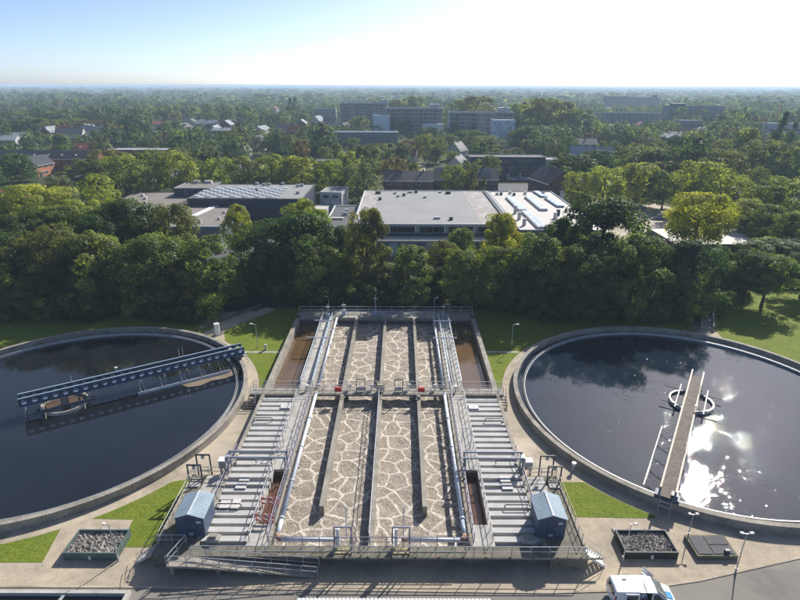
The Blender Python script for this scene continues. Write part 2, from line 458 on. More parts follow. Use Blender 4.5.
ORD = ['first','second','third','fourth','fifth','sixth','seventh','eighth','ninth','tenth','eleventh','twelfth','thirteenth','fourteenth','fifteenth',
       'sixteenth','seventeenth','eighteenth','nineteenth','twentieth']
POSTS = {}
def railing(label, pts, h=1.05, gap=1.5, m='rail_grey', r=.036, group=None, mid=1, name='railing', kick=False):
    """handrail run along a polyline: one post object per post, one object per rail"""
    pts = [Vector(p) for p in pts]
    t = thing(name, label, 'railing', pts[0], 0, group)
    key = (round(h,3), m, r)
    if key not in POSTS:
        POSTS[key] = MB().tube([(0,0,0),(0,0,h)], r, 5).mesh('post', M[m])
    for a, b in zip(pts, pts[1:]):
        n = max(1, round((b-a).length/gap))
        for i in range(n):
            put('post', POSTS[key], t, a+(b-a)*(i/n)-pts[0])
    put('post', POSTS[key], t, pts[-1]-pts[0])
    for k in range(mid+1):
        z = h*(k+1)/(mid+1) if mid else h
        MB().tube([p+Vector((0,0,z)) for p in pts], r*(1.15 if k == mid else .9), 5).build('top_rail' if k == mid else 'mid_rail', M[m], t, world=True)
    if kick:
        MB().tube([p+Vector((0,0,.08)) for p in pts], .035, 4).build('kick_rail', M[m], t, world=True)
    return t

# ------------------------------------------------------------------ ground, roads, lawns
CL, CR, CRAD = (-42.4, 60.6), (37.4, 61.5), 22.4              # the two round tanks
CX, D = -2.45, 1.25                                            # axis of the aeration basin, deck height
rng = random.Random(11)

gm = MB()
for (x0,x1,y0,y1) in ((-11400,11400,-450,12900),):
    gm.quad((x0,y0,-.02),(x1,y0,-.02),(x1,y1,-.02),(x0,y1,-.02))
struct('terrain', gm, M['terrain'])
sheet('plant_paving', [(-90,33),(90,33),(90,72),(66,88),(12,93),(-19,93),(-66,88),(-90,72)], .004, M['paving'])
sheet('road', [(-110,-20),(110,-20),(110,55),(60,43.4),(34.8,36.6),(24.9,34.2),(19,33.2),(12,32.95),(-22,33.35),(-110,33.4)], .012, M['asphalt'])
kp = [(-60,33.4),(-22,33.35),(12,32.95),(19,33.2),(24.9,34.2),(34.8,36.6),(60,43.4)]
kb = MB()
for a, b in zip(kp, kp[1:]):
    kb.bar((*a,.03),(*b,.03),.18,.07)
struct('kerb', kb, M['apron'])

def arc(c, r, a0, a1, n=14):
    return [(c[0]+r*math.cos(R(a0+(a1-a0)*i/n)), c[1]+r*math.sin(R(a0+(a1-a0)*i/n))) for i in range(n+1)]
def ang(c, x, y): return math.degrees(math.atan2(y-c[1], x-c[0]))
# concrete rings of apron round the tanks
for nm, c in (('apron', CL), ('apron', CR)):
    struct(nm, MB().ring(c, CRAD-.2, CRAD+1.35, -.01, .01, 128), M['apron'])
sheet('apron', [(-21.4,46.8),(-17.2,46.8),(-17.2,64.5),(-20.0,64.5),(-20.6,56.5),(-22.2,52)], .008, M['apron'])
sheet('apron', [(12.3,46.8),(17.0,46.6),(18.6,50),(16.0,56),(15.0,64.5),(12.3,64.5)], .008, M['apron'])
LZ = .02
LAWNS = [
    arc(CL, CRAD+1.5, ang(CL,-28.9,41), ang(CL,-24,46.6), 10)+[(-21.5,46.6),(-21.5,37.5),(-24.7,37.5),(-24.9,40.8)],
    arc(CL, CRAD+1.5, -110, ang(CL,-31.4,40.3), 10)+[(-30.4,35.8),(-50,35.7)],
    [(16.5,46.3)]+arc(CR, CRAD+1.5, ang(CR,19.0,46.3), ang(CR,24.3,41.5), 8)+[(24.0,41.2),(16.5,41.35)],
    [(-17.7,64.9)]+[(-17.7,93.5),(-25.5,93.5)]+[(-29.2,83.6)]+arc(CL, CRAD+1.5, 52, 9, 12),
    arc(CR, CRAD+1.5, 171, 100, 16)+[(33.5,94),(12.6,94),(12.6,64.9)],
    arc(CR, CRAD+1.5, 100, 60, 10)+[(50,100),(33.5,100)],
    arc(CR, CRAD+1.5, 52, 10, 10)+[(95,66),(95,104),(56,104)],
    [(-31.5,86.5),(-70,96),(-95,90),(-95,72)]+arc(CL, CRAD+1.5, 165, 62, 16),
]
for poly in LAWNS: sheet('lawn', poly, LZ, M['grass'])
def tufts(polys, dens, seed):
    """ragged grass blades over the lawns so that edges and surface are not flat"""
    r = np.random.default_rng(seed); V = []; Fc = []
    from mathutils.geometry import tessellate_polygon
    for poly, dn in polys:
        tri = tessellate_polygon([[Vector((x,y,0)) for x,y in poly]])
        for t in tri:
            a, b, c = [np.array(poly[i]) for i in t]
            ar = abs((b[0]-a[0])*(c[1]-a[1])-(c[0]-a[0])*(b[1]-a[1]))/2
            n = int(ar*dn)
            if n < 1: continue
            u = r.random((n,1)); w = r.random((n,1)); m = (u+w) > 1
            u = np.where(m,1-u,u); w = np.where(m,1-w,w)
            P = a+(b-a)*u+(c-a)*w
            th = r.random(n)*6.28; s = .05+.07*r.random(n); h = .03+.07*r.random(n)**2
            dx, dy = np.cos(th)*s/2, np.sin(th)*s/2
            lx, ly = r.normal(0,.05,n), r.normal(0,.05,n)
            z = np.full(n, LZ)
            V.append(np.stack([np.stack([P[:,0]-dx,P[:,1]-dy,z],1), np.stack([P[:,0]+dx,P[:,1]+dy,z],1), np.stack([P[:,0]+lx,P[:,1]+ly,z+h],1)],1).reshape(-1,3))
    V = np.concatenate(V)
    return V
def trimesh(name, V, m):
    me = bpy.data.meshes.new(name); n = len(V)
    me.vertices.add(n); me.vertices.foreach_set('co', V.astype(np.float32).ravel())
    me.loops.add(n); me.loops.foreach_set('vertex_index', np.arange(n, dtype=np.int32))
    me.polygons.add(n//3); me.polygons.foreach_set('loop_start', np.arange(0,n,3,dtype=np.int32)); me.polygons.foreach_set('loop_total', np.full(n//3,3,dtype=np.int32))
    me.materials.append(m); me.update(calc_edges=True)
    return me
gt = put('grass', trimesh('grass', tufts([(LAWNS[0],9),(LAWNS[1],6),(LAWNS[2],9),(LAWNS[3],8),(LAWNS[4],14),(LAWNS[6],5),(LAWNS[7],4)], 1, 5), M['blade'])); gt.color = (.20,.25,.04,1)
gt['kind'] = 'stuff'; gt['label'] = 'short mown grass on the lawns between the tanks'
# narrow concrete footpaths over the back lawns and beside the left tank
struct('path', MB().box(-25.0,-17.6,75.5,76.0,.0,.035), M['concrete_light'])
struct('path', MB().box(12.7,18.2,75.8,76.3,.0,.035), M['concrete_light'])
sheet('path', [(-32.6,82.4),(-30.4,81.4),(-22.5,93),(-24.5,94)], .03, M['apron'])
kb2 = MB().bar((-33.4,83.6,.2),(-25.6,94.5,.2),.35,.5)
struct('kerb', kb2, M['concrete_dark'])

# ------------------------------------------------------------------ aeration basin
basin = thing('aeration_basin', 'long rectangular concrete aeration basin with four foaming lanes in the middle', 'basin', (CX, 35.35, 0))
def bpart(name, m, *boxes):
    mb = MB()
    for b in boxes: mb.box(*b)
    return mb.build(name, M[m] if isinstance(m, str) else m, basin, world=True)
for s in (-1, 1):
    def bx(a, b, y0, y1, z0, z1):
        x0, x1 = CX+s*a, CX+s*b
        return (min(x0,x1), max(x0,x1), y0, y1, z0, z1)
    bpart('outer_wall', 'concrete', bx(14.75,15.15,36.52,61.38,0,D)); bpart('outer_wall', 'concrete', bx(14.55,15.2,62.97,87.3,0,D))
    bpart('flume_wall', 'concrete_light', bx(10.42,10.7,36.52,61.38,0,D-.002)); bpart('flume_wall', 'concrete_light', bx(10.42,10.7,62.97,86.38,0,D-.002))
    bpart('basin_wall', 'concrete', bx(8.55,8.85,36.52,61.38,0,D-.004)); bpart('basin_wall', 'concrete', bx(8.55,8.85,62.97,86.38,0,D-.004))
    for y0, y1 in ((36.52,39.0),(46.6,61.38),(62.97,86.38)): bpart('walkway_slab', 'concrete_light', bx(8.852,10.418,y0,y1,.95,D-.01))
    bpart('flume_floor', 'beam', bx(10.72,14.74,36.52,61.38,.3,.875))
    bpart('lane_wall', 'concrete', bx(4.63,5.07,41.3,61.38,0,D-.006)); bpart('lane_wall', 'concrete', bx(4.63,5.07,62.97,86.38,0,D-.006))
    # crossbeams of the covered flume
    bm_mesh = MB().box(-2.0,2.0,-.31,.31,0,.33).mesh('crossbeam', M['beam'])
    for i in range(23):
        y = 37.35+i*1.04
        put('crossbeam', bm_mesh, basin, (s*12.73, y-35.35+rng.uniform(-.03,.03), .88+rng.uniform(-.01,.01)))
    struct('channel_water', MB().quad(*[(x,y,.1) for x,y in ((CX+s*10.7,62.9),(CX+s*14.6,62.9),(CX+s*14.6,86.5),(CX+s*10.7,86.5))]), M['water_brown'])
    struct('pit_water', MB().quad(*[(x,y,.35) for x,y in ((CX+s*8.85,38.8),(CX+s*10.42,38.8),(CX+s*10.42,46.8),(CX+s*8.85,46.8))]), M['water_red'])
    for y0, y1 in ((38.8,39.0),(46.6,46.8)): bpart('pit_wall', 'concrete_mossy', bx(8.852,10.418,y0,y1,0,.949))
bpart('lane_wall', 'concrete', (CX-.22,CX+.22,36.52,61.38,0,D-.006)); bpart('lane_wall', 'concrete', (CX-.22,CX+.22,62.97,86.38,0,D-.006))
bpart('front_deck', 'concrete_mossy', (-17.58,12.66,35.35,36.5,1.0,D))
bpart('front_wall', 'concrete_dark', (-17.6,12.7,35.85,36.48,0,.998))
fas = MB().box(-.88,.88,-.03,.06,-.2,-.02).mesh('fascia_panel', M['concrete'])
for i in range(12):
    put('fascia_panel', fas, basin, (-5.6+1.98*i-CX, -.032, D+.001))
bpart('middle_walkway', 'concrete', (-19.1,13.3,61.4,62.95,.95,D+.004))
for x in (-18.6,-13.1,-7.3+.5,-2.45,2.4-.5,8.2,12.9):
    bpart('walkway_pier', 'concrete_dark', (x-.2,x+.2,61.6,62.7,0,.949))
bpart('back_walkway', 'concrete', (CX-15.2,CX+15.2,86.4,88.9,.7,D))
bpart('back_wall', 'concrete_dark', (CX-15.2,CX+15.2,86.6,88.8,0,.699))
for s, nm in ((-1,'left'), (1,'right')):
    x0, x1 = sorted((CX+s*15.17, CX+s*18.3))
    bpart('equipment_platform', 'concrete_mossy', (x0,x1,35.35,45.7,0,D-.003))
    bpart('platform_curb', 'concrete', (CX+s*18.3-.1,CX+s*18.3+.1,36.6,45.6,D-.002,D+.12))
    bpart('sloped_slab', 'concrete_light', (min(CX+s*15.3,CX+s*16.9),max(CX+s*15.3,CX+s*16.9),41.4,45.5,D-.002,D+.05))
r2 = random.Random(3)
fz = lambda x, y: .1+.035*math.sin(x*2.1+y*1.3)*math.sin(y*1.7-x*.8)+.05*math.exp(-(((x*1.0+y*.37)%2.4-1.2)**2+((y*.9-x*.21)%2.6-1.3)**2)*1.6)
gridsheet('aeration_water', CX-8.6, CX+8.6, 36.4, 86.5, 120, 340, fz, M['foam'])

# ------------------------------------------------------------------ railings of the basin
railing('long front handrail of the basin deck facing the road', [(-6.4,35.42,D),(15.7,35.42,D)], gap=1.55, m='galv')
railing('front handrail of the deck behind the sloping ramp', [(-17.3,35.42,D),(-6.6,35.42,D)], gap=1.5, m='galv')
railing('purple-grey inner handrail between front deck and foaming lanes', [(-11.1,36.44,D),(6.1,36.44,D)], gap=1.45, m='purple_grey')
for s, side in ((-1,'left'), (1,'right')):
    xo, xi = CX+s*10.5, CX+s*8.92
    railing('handrail along the crossbeam flume of the %s walkway, front half' % side, [(xo,37.0,D),(xo,61.0,D)], gap=1.3, m='rail_grey', group='walkway handrails')
    railing('handrail beside the big air pipe of the %s walkway, front half' % side, [(xi,37.0,D),(xi,61.0,D)], gap=1.3, m='purple_grey', group='walkway handrails', kick=True)
    railing('pale handrail beside the brown water channel, %s back walkway' % side, [(xo,63.3,D),(xo,86.0,D)], gap=1.3, m='pipe_white', r=.045, group='walkway handrails')
    railing('pale handrail beside the back lanes on the %s back walkway' % side, [(xi,63.3,D),(xi,86.0,D)], gap=1.3, m='pipe_white', r=.04, group='walkway handrails')
    railing('dark handrail on the outer flume wall next to the %s blue shed' % side, [(CX+s*14.9,40.9,D),(CX+s*14.9,49.5,D)], gap=1.3, m='purple_grey')
    railing('side handrail of the %s equipment platform above the lawn' % side, [(CX+s*18.2,36.9,D),(CX+s*18.2,45.4,D)], gap=1.0, m='beige' if s > 0 else 'rail_grey', r=.03)
    railing('short handrail closing the back of the %s equipment platform' % side, [(CX+s*18.1,45.6,D),(CX+s*15.4,45.6,D)], gap=1.3)
railing('thin double handrail on top of the central lane wall, front half', [(CX-.15,36.9,D),(CX-.15,61.0,D)], gap=1.5, m='purple_grey')
railing('front handrail of the middle walkway across all lanes', [(-19.0,61.47,D),(13.2,61.47,D)], gap=1.5, m='rail_grey')
railing('rear handrail of the middle walkway across all lanes', [(-19.0,62.88,D),(13.2,62.88,D)], gap=1.5, m='rail_grey')
railing('far handrail at the back end of the basin under the trees', [(CX-15,88.8,D),(CX+15,88.8,D)], gap=2.0, m='rail_grey')
railing('blue-grey handrail over the back end of the foaming lanes', [(CX-8.5,86.5,D),(CX+8.5,86.5,D)], gap=2.0, m='pipe_blue', r=.05)
railing('small handrail box on the left front corner of the platform', [(-20.6,36.6,D),(-18.2,36.6,D),(-18.9,34.4,D)], gap=1.2, m='galv')

# ------------------------------------------------------------------ pipes
for s, side in ((-1,'left'), (1,'right')):
    x = CX+s*8.15
    t = thing('air_pipe', 'thick %s air pipe along the %s foaming lane, ending in a rusty elbow' % ('white' if s < 0 else 'blue-white', side), 'pipe', (x,37.1,D+.2))
    mm = M['pipe_white'] if s < 0 else M['pipe_blue']
    MB().tube([(x,39.4,D+.25),(x,61.2,D+.25)], .19, 14).build('main_pipe', M['pipe_white'], t, world=True, smooth=True)
    MB().tube([(x,63.1,D+.25),(x,86.2,D+.25)], .17, 14).build('back_pipe', M['pipe_white'], t, world=True, smooth=True)
    MB().tube([(x,37.5,D+.2),(x,39.3,D+.2)], .2, 12).build('reducer', mm, t, world=True, smooth=True)
    MB().tube([(x,37.6,D+.2),(x,37.35,D+.2),(x-s*.15,37.15,D+.2),(x-s*.4,37.05,D+.2)], .215, 12).build('elbow', M['rust'], t, world=True, smooth=True)
    MB().tube([(x-s*.4,37.05,D+.2),(x-s*5.0,37.05,D+.2)], .17, 12).build('cross_pipe', M['pipe_white'], t, world=True, smooth=True)
    MB().tube([(x-s*5.0,37.05,D+.2),(x-s*5.5,37.05,D+.15)], .2, 12).build('end_cap', M['white'] if s < 0 else M['rust'], t, world=True, smooth=True)
    fl = MB().tube([(0,-.06,0),(0,.06,0)], .27, 14).mesh('flange', M['pipe_white'])
    for y in (39.45,44.5,50,55.5,61.1,63.2,69,75,81,86): put('flange', fl, t, (0, y-37.1, .05))
    br = MB().box(-.3,.3,-.08,.08,-.25,0).mesh('saddle', M['galv'])
    for y in (41,44,47,53,58,66,72,78,84): put('saddle', br, t, (0, y-37.1, -.17))
    # second thin pipe beside the walkway deck of the back half
    t2 = thing('service_pipe', 'thin blue-grey service pipe along the %s back walkway' % side, 'pipe', (CX+s*9.3,63.2,D))
    MB().tube([(CX+s*9.3,63.2,D+.35),(CX+s*9.3,86,D+.35)], .09, 8).build('main_pipe', M['pipe_blue'], t2, world=True, smooth=True)
    for k, (y, L) in enumerate(((76.0,3.6),(82.5,3.0))):
        t3 = thing('cross_bar_pipe', '%s pale pipe laid crosswise over the %s back walkway' % (('nearer','farther')[k], side), 'pipe', (CX+s*9.6,y,D))
        MB().tube([(CX+s*9.6-L/2-.3,y,D+1.15),(CX+s*9.6+L/2-.3,y,D+1.15)], .09, 8).build('main_pipe', M['pipe_white'], t3, world=True)
        for e in (-1,1): MB().tube([(CX+s*9.6+e*.8,y,D),(CX+s*9.6+e*.8,y,D+1.15)], .05, 6).build('post', M['galv'], t3, world=True)
    # gooseneck tube beside the gantry
    t4 = thing('gooseneck_pipe', 'slender white gooseneck tube by the %s walkway near the gantry' % side, 'pipe', (CX+s*10.2,49.5,D))
    gx = CX+s*10.2
    MB().tube([(gx,50.5,D),(gx,50.5,D+2.2),(gx-s*.15,50.5,D+2.4),(gx-s*.8,50.5,D+2.4),(gx-s*.95,50.5,D+2.2),(gx-s*.95,50.5,D+.3)], .05, 6).build('tube', M['pipe_white'], t4, world=True)
    # gantry: two portal beams over the flume
    t5 = thing('gantry', 'blue-grey double beam gantry standing across the %s crossbeam flume' % side, 'gantry', (CX+s*12,46.6,D))
    a, b = sorted((CX+s*8.95, CX+s*15.05))
    for y in (46.1,47.1):
        MB().box(a,b,y-.075,y+.075,D+1.75,D+1.9).build('beam', M['gantry'], t5, world=True)
        for x_ in (a+.15,b-.15): MB().box(x_-.07,x_+.07,y-.07,y+.07,D,D+1.75).build('post', M['gantry'], t5, world=True)
    MB().box(CX+s*15.0-.2,CX+s*15.0+.2,46.2,47.0,D+1.2,D+1.7).build('hoist', M['galv'], t5, world=True)
    # control cabinet behind the platform
    t6 = thing('control_cabinet', 'pale control cabinet next to the gantry by the %s equipment platform' % side, 'cabinet', (CX+s*15.75,47.2,0))
    MB().box(-.4,.4,-.35,.35,1.1,2.0).build('box', M['plate_white'], t6); MB().box(-.44,.44,-.4,.4,2.0,2.06).build('lid', M['white'], t6)
    for q in (-1,1): MB().box(q*.3-.04,q*.3+.04,-.2,.2,0,1.1).build('leg', M['dark_steel'], t6)
    MB().box(-.3,.3,-.365,-.352,1.2,1.9).build('door', M['galv'], t6)
    # black portal frames at the back of the platform
    for k, (xx, yy, hh, ww) in enumerate(((17.3,46.05,2.1,1.35),(17.75,44.7,1.9,1.3))):
        t7 = thing('portal_frame', 'dark steel lifting frame on the %s platform, %s of the pair' % (side, ('farther','nearer')[k]), 'frame', (CX+s*xx, yy, D if yy < 45.7 else 0), 0, 'dark lifting frames by the sheds')
        zb = 0 if yy < 45.7 else 1.25
        for e in (-1,1): MB().box(e*ww/2-.06,e*ww/2+.06,-.06,.06,0,hh+zb).build('post', M['dark_steel'], t7)
        MB().box(-ww/2-.06,ww/2+.06,-.065,.065,hh+zb,hh+zb+.13).build('lintel', M['dark_steel'], t7)
        MB().box(-ww/2+.06,ww/2-.06,-.04,.04,zb+.2,zb+.28).build('crossbar', M['dark_steel'], t7)
        MB().box(-.15,.15,-.12,.12,hh+zb-.35,hh+zb-.002).build('hoist', M['galv'], t7)
        MB().box(-ww/2+.1,ww/2-.1,-.9,.3,0.0,.12).build('hatch', M['concrete_light'], t7)
    # shed
    def shed(loc, label):
        t = thing('equipment_shed', label, 'shed', loc)
        w, d, h, rh = 1.18, 1.4, 2.05, .36
        body = MB(); poly = [(-w,0),(w,0),(w,h),(0,h+rh),(-w,h)]
        b = len(body.v)
        body.v += [(x,-d,z) for x,z in poly]+[(x,d,z) for x,z in poly]
        body.f += [(0,1,2,3,4),(9,8,7,6,5)]+[(i,(i+1)%5,5+(i+1)%5,5+i) for i in range(5)]
        bd = body.build('walls', M['shed_wall'], t)
        for e in (-1,1):
            rf = MB(); z0, z1 = h-.06, h+rh+.04
            rf.v += [(e*(w+.14),-d-.12,z0),(e*(w+.14),d+.12,z0),(0,d+.12,z1),(0,-d-.12,z1)]
            rf.v += [(x,y,z+.05) for x,y,z in rf.v]
            rf.f += [(0,1,2,3),(7,6,5,4),(0,4,5,1),(1,5,6,2),(2,6,7,3),(3,7,4,0)]
            rp = rf.build('roof_slope', M['shed_roof'], t)
            rib = MB()
            for k in range(12):
                y = -d+.05+k*(2*d-.1)/11
                rib.bar((e*(w+.13),y,z0+.055),(0,y,z1+.055),.05,.022)
            rib.build('roof_ribs', M['shed_roof'], rp)
        MB().box(-.06,.06,-d-.14,d+.14,h+rh+.07,h+rh+.12).build('ridge_cap', M['pipe_white'], t)
        dr = MB().box(-.42,.42,-d-.03,-d-.002,.05,1.9).build('door', M['navy'], t)
        MB().box(.30,.36,-d-.07,-d-.032,.95,1.1).build('handle', M['galv'], dr)
        MB().box(.55,.95,-d-.02,-d-.002,1.45,1.6).build('sign_plate', M['white'], t)
        MB().box(-.2,.2,-d-.04,-d-.031,.1,.4).build('vent_plate', M['pipe_blue'], dr)
        for e in (-1,1): MB().box(e*w-.03,e*w+.03,-d-.012,-d+.02,0,h-.08).build('corner_trim', M['navy'], t)
        return t
    shed((CX+s*15.65, 38.95, D), 'navy blue gabled metal shed on the %s platform, pale ribbed roof' % side)
    # odds and ends round the shed
    t8 = thing('pump_housing', 'pale square concrete pump block beside the %s shed with a small rail' % side, 'pump', (CX+s*13.6,37.1,D))
    MB().box(-.55,.55,-.35,.35,.0,.35).build('block', M['concrete_light'], t8); MB().box(-.3,.3,-.2,.2,.35,.6).build('motor', M['concrete'], t8)
    MB().tube([(-.6,-.35,.3),(.6,-.35,.3)],.04,6).build('rail', M['galv'], t8)
    # pale hatch plates on the crossbeams
    for k, (hx, hy, hw, hd, words) in enumerate(((13.0,46.3-.0,1.0,.8,'nearly under the gantry, farther of two'),(13.05,45.2,1.05,.8,'nearly under the gantry, nearer of two'),(11.5,58.4,1.2,.85,'near the middle walkway'),(13.9,41.4,.9,1.0,'beside the shed, outer one'),(12.9,41.5,.75,1.25,'beside the shed, inner one'))):
        if s > 0 and k > 2: continue
        hp = thing('hatch_plate', 'pale hatch plate on the %s crossbeams, %s' % (side, words), 'hatch', (CX+s*hx,hy-(1.2 if k<2 else 0),D), 0, 'hatch plates on the crossbeams')
        MB().box(-hw/2,hw/2,-hd/2,hd/2,.003,.13).build('plate', M['plate_white'], hp)
        MB().box(-.1,.1,-.02,.02,.13,.17).build('handle', M['galv'], hp)
    # dark lever pipes lying over the beams
    for k, (y, L) in enumerate(((41.1,2.2),(47.6,2.0),(55.4,2.0))):
        lp = thing('lever_pipe', 'black bent pipe lying over the %s crossbeams, %s from the shed' % (side, ORD[k]), 'pipe', (CX+s*14.6,y,D), 0, 'bent black pipes over the flumes')
        MB().tube([(0,0,.0),(0,0,.3),(-s*.15,0,.42),(-s*L,0,.42),(-s*(L+.12),0,.3),(-s*(L+.12),0,.05)], .055, 6).build('pipe', M['dark_steel'], lp)
        MB().box(-.12,.12,-.1,.1,0,.12).build('foot', M['galv'], lp)

# red-white barriers at the pit of the left walkway
for k, y in enumerate((39.15,41.3)):
    t = thing('barrier', 'red and white striped barrier across the left pit, %s one' % ('nearer','farther')[k], 'barrier', (CX-9.65,y,D))
    MB().box(-.72,.72,-.02,.02,.72,1.0).build('upper_board', M['tape'], t); MB().box(-.72,.72,-.02,.02,.25,.45).build('lower_board', M['tape'], t)
    for e in (-1,1): MB().box(e*.74-.03,e*.74+.03,-.04,.04,(-.3 if y > 39.2 else 0),1.05).build('post', M['red'], t)
# portals over the front deck and on the middle walkway
for k, x in enumerate((-4.75, .15)):
    t = thing('sluice_frame', 'dark sluice lifting frame on the front deck, %s of two' % ('left','right')[k], 'frame', (x,36.2,D))
    for e in (-1,1):
        MB().box(e*.72-.06,e*.72+.06,-.06,.06,0,2.3).build('post', M['purple_grey'], t)
        MB().box(e*.72-.05,e*.72+.05,-.7,-.6,0,1.1).build('post', M['purple_grey'], t)
    MB().box(-.78,.78,-.065,.065,2.3,2.42).build('lintel', M['purple_grey'], t)
    MB().box(-.66,.66,-.05,.05,1.2,1.28).build('crossbar', M['purple_grey'], t)
    MB().box(-.66,.66,-.58,.3,.003,.09).build('hatch', M['yellowish'], t)
    MB().box(-.55,-.3,-.02,.18,.3,2.1).build('spindle_box', M['white'], t)
    MB().tube([(.2,1.0,.4),(.2,1.25,3.4)], .05, 6).build('pole', M['pipe_white'], t)
for k, (x, w, h, m) in enumerate(((-5.0,1.1,1.7,'dark_steel'),(-2.45,.9,1.2,'beige'),(-.1,1.0,1.7,'dark_steel'))):
    t = thing('walkway_frame', ('dark gate frame on the middle walkway left of the centre box','beige gear box on the middle walkway over the centre wall','dark gate frame on the middle walkway right of the centre box')[k], 'frame', (x,62.1,D+.004))
    for e in (-1,1): MB().box(e*w/2-.05,e*w/2+.05,-.05,.05,0,h).build('post', M[m], t)
    MB().box(-w/2-.05,w/2+.05,-.055,.055,h,h+.1).build('lintel', M[m], t)
    if k == 1: MB().box(-.38,.38,-.3,.3,.25,1.05).build('gear_box', M['beige'], t)
    else: MB().box(-w/2+.06,w/2-.06,-.03,.03,.1,.7).build('gate', M['galv'], t)
for k, x in enumerate((-7.8, 2.75)):
    t = thing('lifebuoy_box', 'red lifebuoy box on the rail of the middle walkway, %s one' % ('left','right')[k], 'box', (x,61.36,D+.45))
    MB().box(-.42,.42,-.13,.09,0,.55).build('box', M['red'], t); MB().box(-.45,.45,-.16,.1,.55,.62).build('lid', M['red'], t)
for k, (x, y) in enumerate(((-6.4,62.6),(-3.6,62.55),(1.2,62.6),(4.6,62.55),(-11.9,62.3),(7.2,62.2))):
    t = thing('valve_actuator', 'small pale valve actuator on the middle walkway, %s from the left' % ORD[[4,0,1,2,3,5].index(k) if False else (1,2,3,4,0,5)[k]], 'valve', (x,y,D+.004), 0, 'valve actuators on the middle walkway')
    MB().tube([(0,0,0),(0,0,.5)], .07, 6).build('stem', M['galv'], t); MB().box(-.22,.22,-.18,.18,.5,.85).build('head', M['plate_white'], t)
for k, (x, y, h, nm) in enumerate(((-12.1,85.9,2.6,'left back corner'),(7.3,86.2,2.6,'right back corner'),(-4.2,87.8,3.6,'back walkway left of centre'),(-9.6,87.6,2.2,'far end of the left lane'))):
    t = thing('valve_stand', 'tall thin valve stand at the %s of the basin' % nm, 'valve', (x,y,D))
    MB().tube([(0,0,0),(0,0,h)], .06, 6).build('column', M['galv'], t); MB().box(-.3,.3,-.25,.25,.0,.9).build('housing', M['pipe_blue'], t)
    MB().box(-.35,.35,-.08,.08,h*.8,h*.8+.12).build('handle_bar', M['plate_white'], t)

# ------------------------------------------------------------------ ramp and stairs
t = thing('access_ramp', 'sloping concrete ramp with handrails running down along the front deck', 'ramp', (-19.1,34.8,0))
mb = MB(); x0, x1, xm = -19.1, -6.7, -17.4
poly = [(x0,D-.22),(xm,D-.22),(x1,0.02),(x1,.14),(xm,D-.02),(x0,D-.02)]
mb.v += [(x,34.3,z) for x,z in poly]+[(x,35.3,z) for x,z in poly]
mb.f += [(0,1,2,3,4,5),(11,10,9,8,7,6)]+[(i,(i+1)%6,6+(i+1)%6,6+i) for i in range(6)]
mb.build('ramp_slab', M['concrete'], t, world=True)
for x, h in ((-18.8,.99),(-15,.76),(-11.5,.40)):
    MB().box(x-.15,x+.15,34.55,35.05,0,h).build('support', M['concrete'], t, world=True)
railing('outer handrail of the sloping ramp nearest the road', [(x0+.05,34.34,D-.02),(xm,34.34,D-.02),(x1,34.34,.14)], gap=1.4, m='galv')
railing('inner handrail of the sloping ramp next to the front deck', [(xm,35.24,D-.02),(x1,35.24,.14)], gap=1.4, m='galv')

def stairs(label, p0, dirx, diry, run, w, n, m='concrete_light', rails=True):
    """open steel stair from p0 (top edge centre) going down along (dirx, diry)"""
    t = thing('stairs', label, 'stairs', (p0[0],p0[1],0), math.atan2(diry,dirx))
    h = p0[2]
    td = MB().box(0,.28,-w/2,w/2,-.05,0).mesh('tread', M[m])
    for i in range(n):
        put('tread', td, t, (run*(i)/n+.02, 0, h*(1-(i+1)/(n+1))))
    for e in (-1,1):
        MB().bar((0,e*w/2,h-.1),(run+.1,e*w/2,.02),.05,.22).build('stringer', M[m], t)
        if rails:
            MB().tube([(0,e*w/2,h),(0,e*w/2,h+1.0),(run,e*w/2,1.0),(run,e*w/2,0)],.025,5).build('handrail', M['galv'], t)
            MB().tube([(0,e*w/2,h+.5),(run,e*w/2,.5)],.02,5).build('handrail', M['galv'], t)
    return t
stairs('pale steel stairs at the right front corner of the basin', (CX+18.32,36.0,D), 1, 0, 1.45, .95, 6, 'pipe_white')
stairs('steel stairs at the left front corner of the basin', (CX-18.32,36.2,D), -1, 0, 1.45, .95, 6, 'concrete_light')
stairs('small steps down from the right end of the middle walkway', (13.0,61.38,D), 0, -1, 1.6, .95, 5, 'concrete')
stairs('small steps down from the left end of the middle walkway', (-18.7,61.38,D), 0, -1, 1.6, .95, 5, 'concrete_dark')

# ------------------------------------------------------------------ round settling tanks
BW = 1.35
panel = None
def girder_panel(L, H, r, th=.05, n=24):
    mb = MB(); sq = []
    for i in range(n):
        a = 2*math.pi*i/n; c, s_ = math.cos(a), math.sin(a); k = 1/max(abs(c)/(L/2), abs(s_)/(H/2)); sq.append((c*k, s_*k))
    for y in (-th/2, th/2):
        b = len(mb.v)
        mb.v += [(x,y,z) for x,z in sq]+[(r*math.cos(2*math.pi*i/n),y,r*math.sin(2*math.pi*i/n)) for i in range(n)]
        mb.f += [(b+i,b+(i+1)%n,b+n+(i+1)%n,b+n+i) for i in range(n)]
    mb.f += [(n+i,n+(i+1)%n,3*n+(i+1)%n,3*n+i) for i in range(n)]
    mb.f += [(i,(i+1)%n,2*n+(i+1)%n,2*n+i) for i in range(n)]
    return mb.mesh('girder_panel', M['navy'])
PANEL = girder_panel(1.1, 1.0, .30)
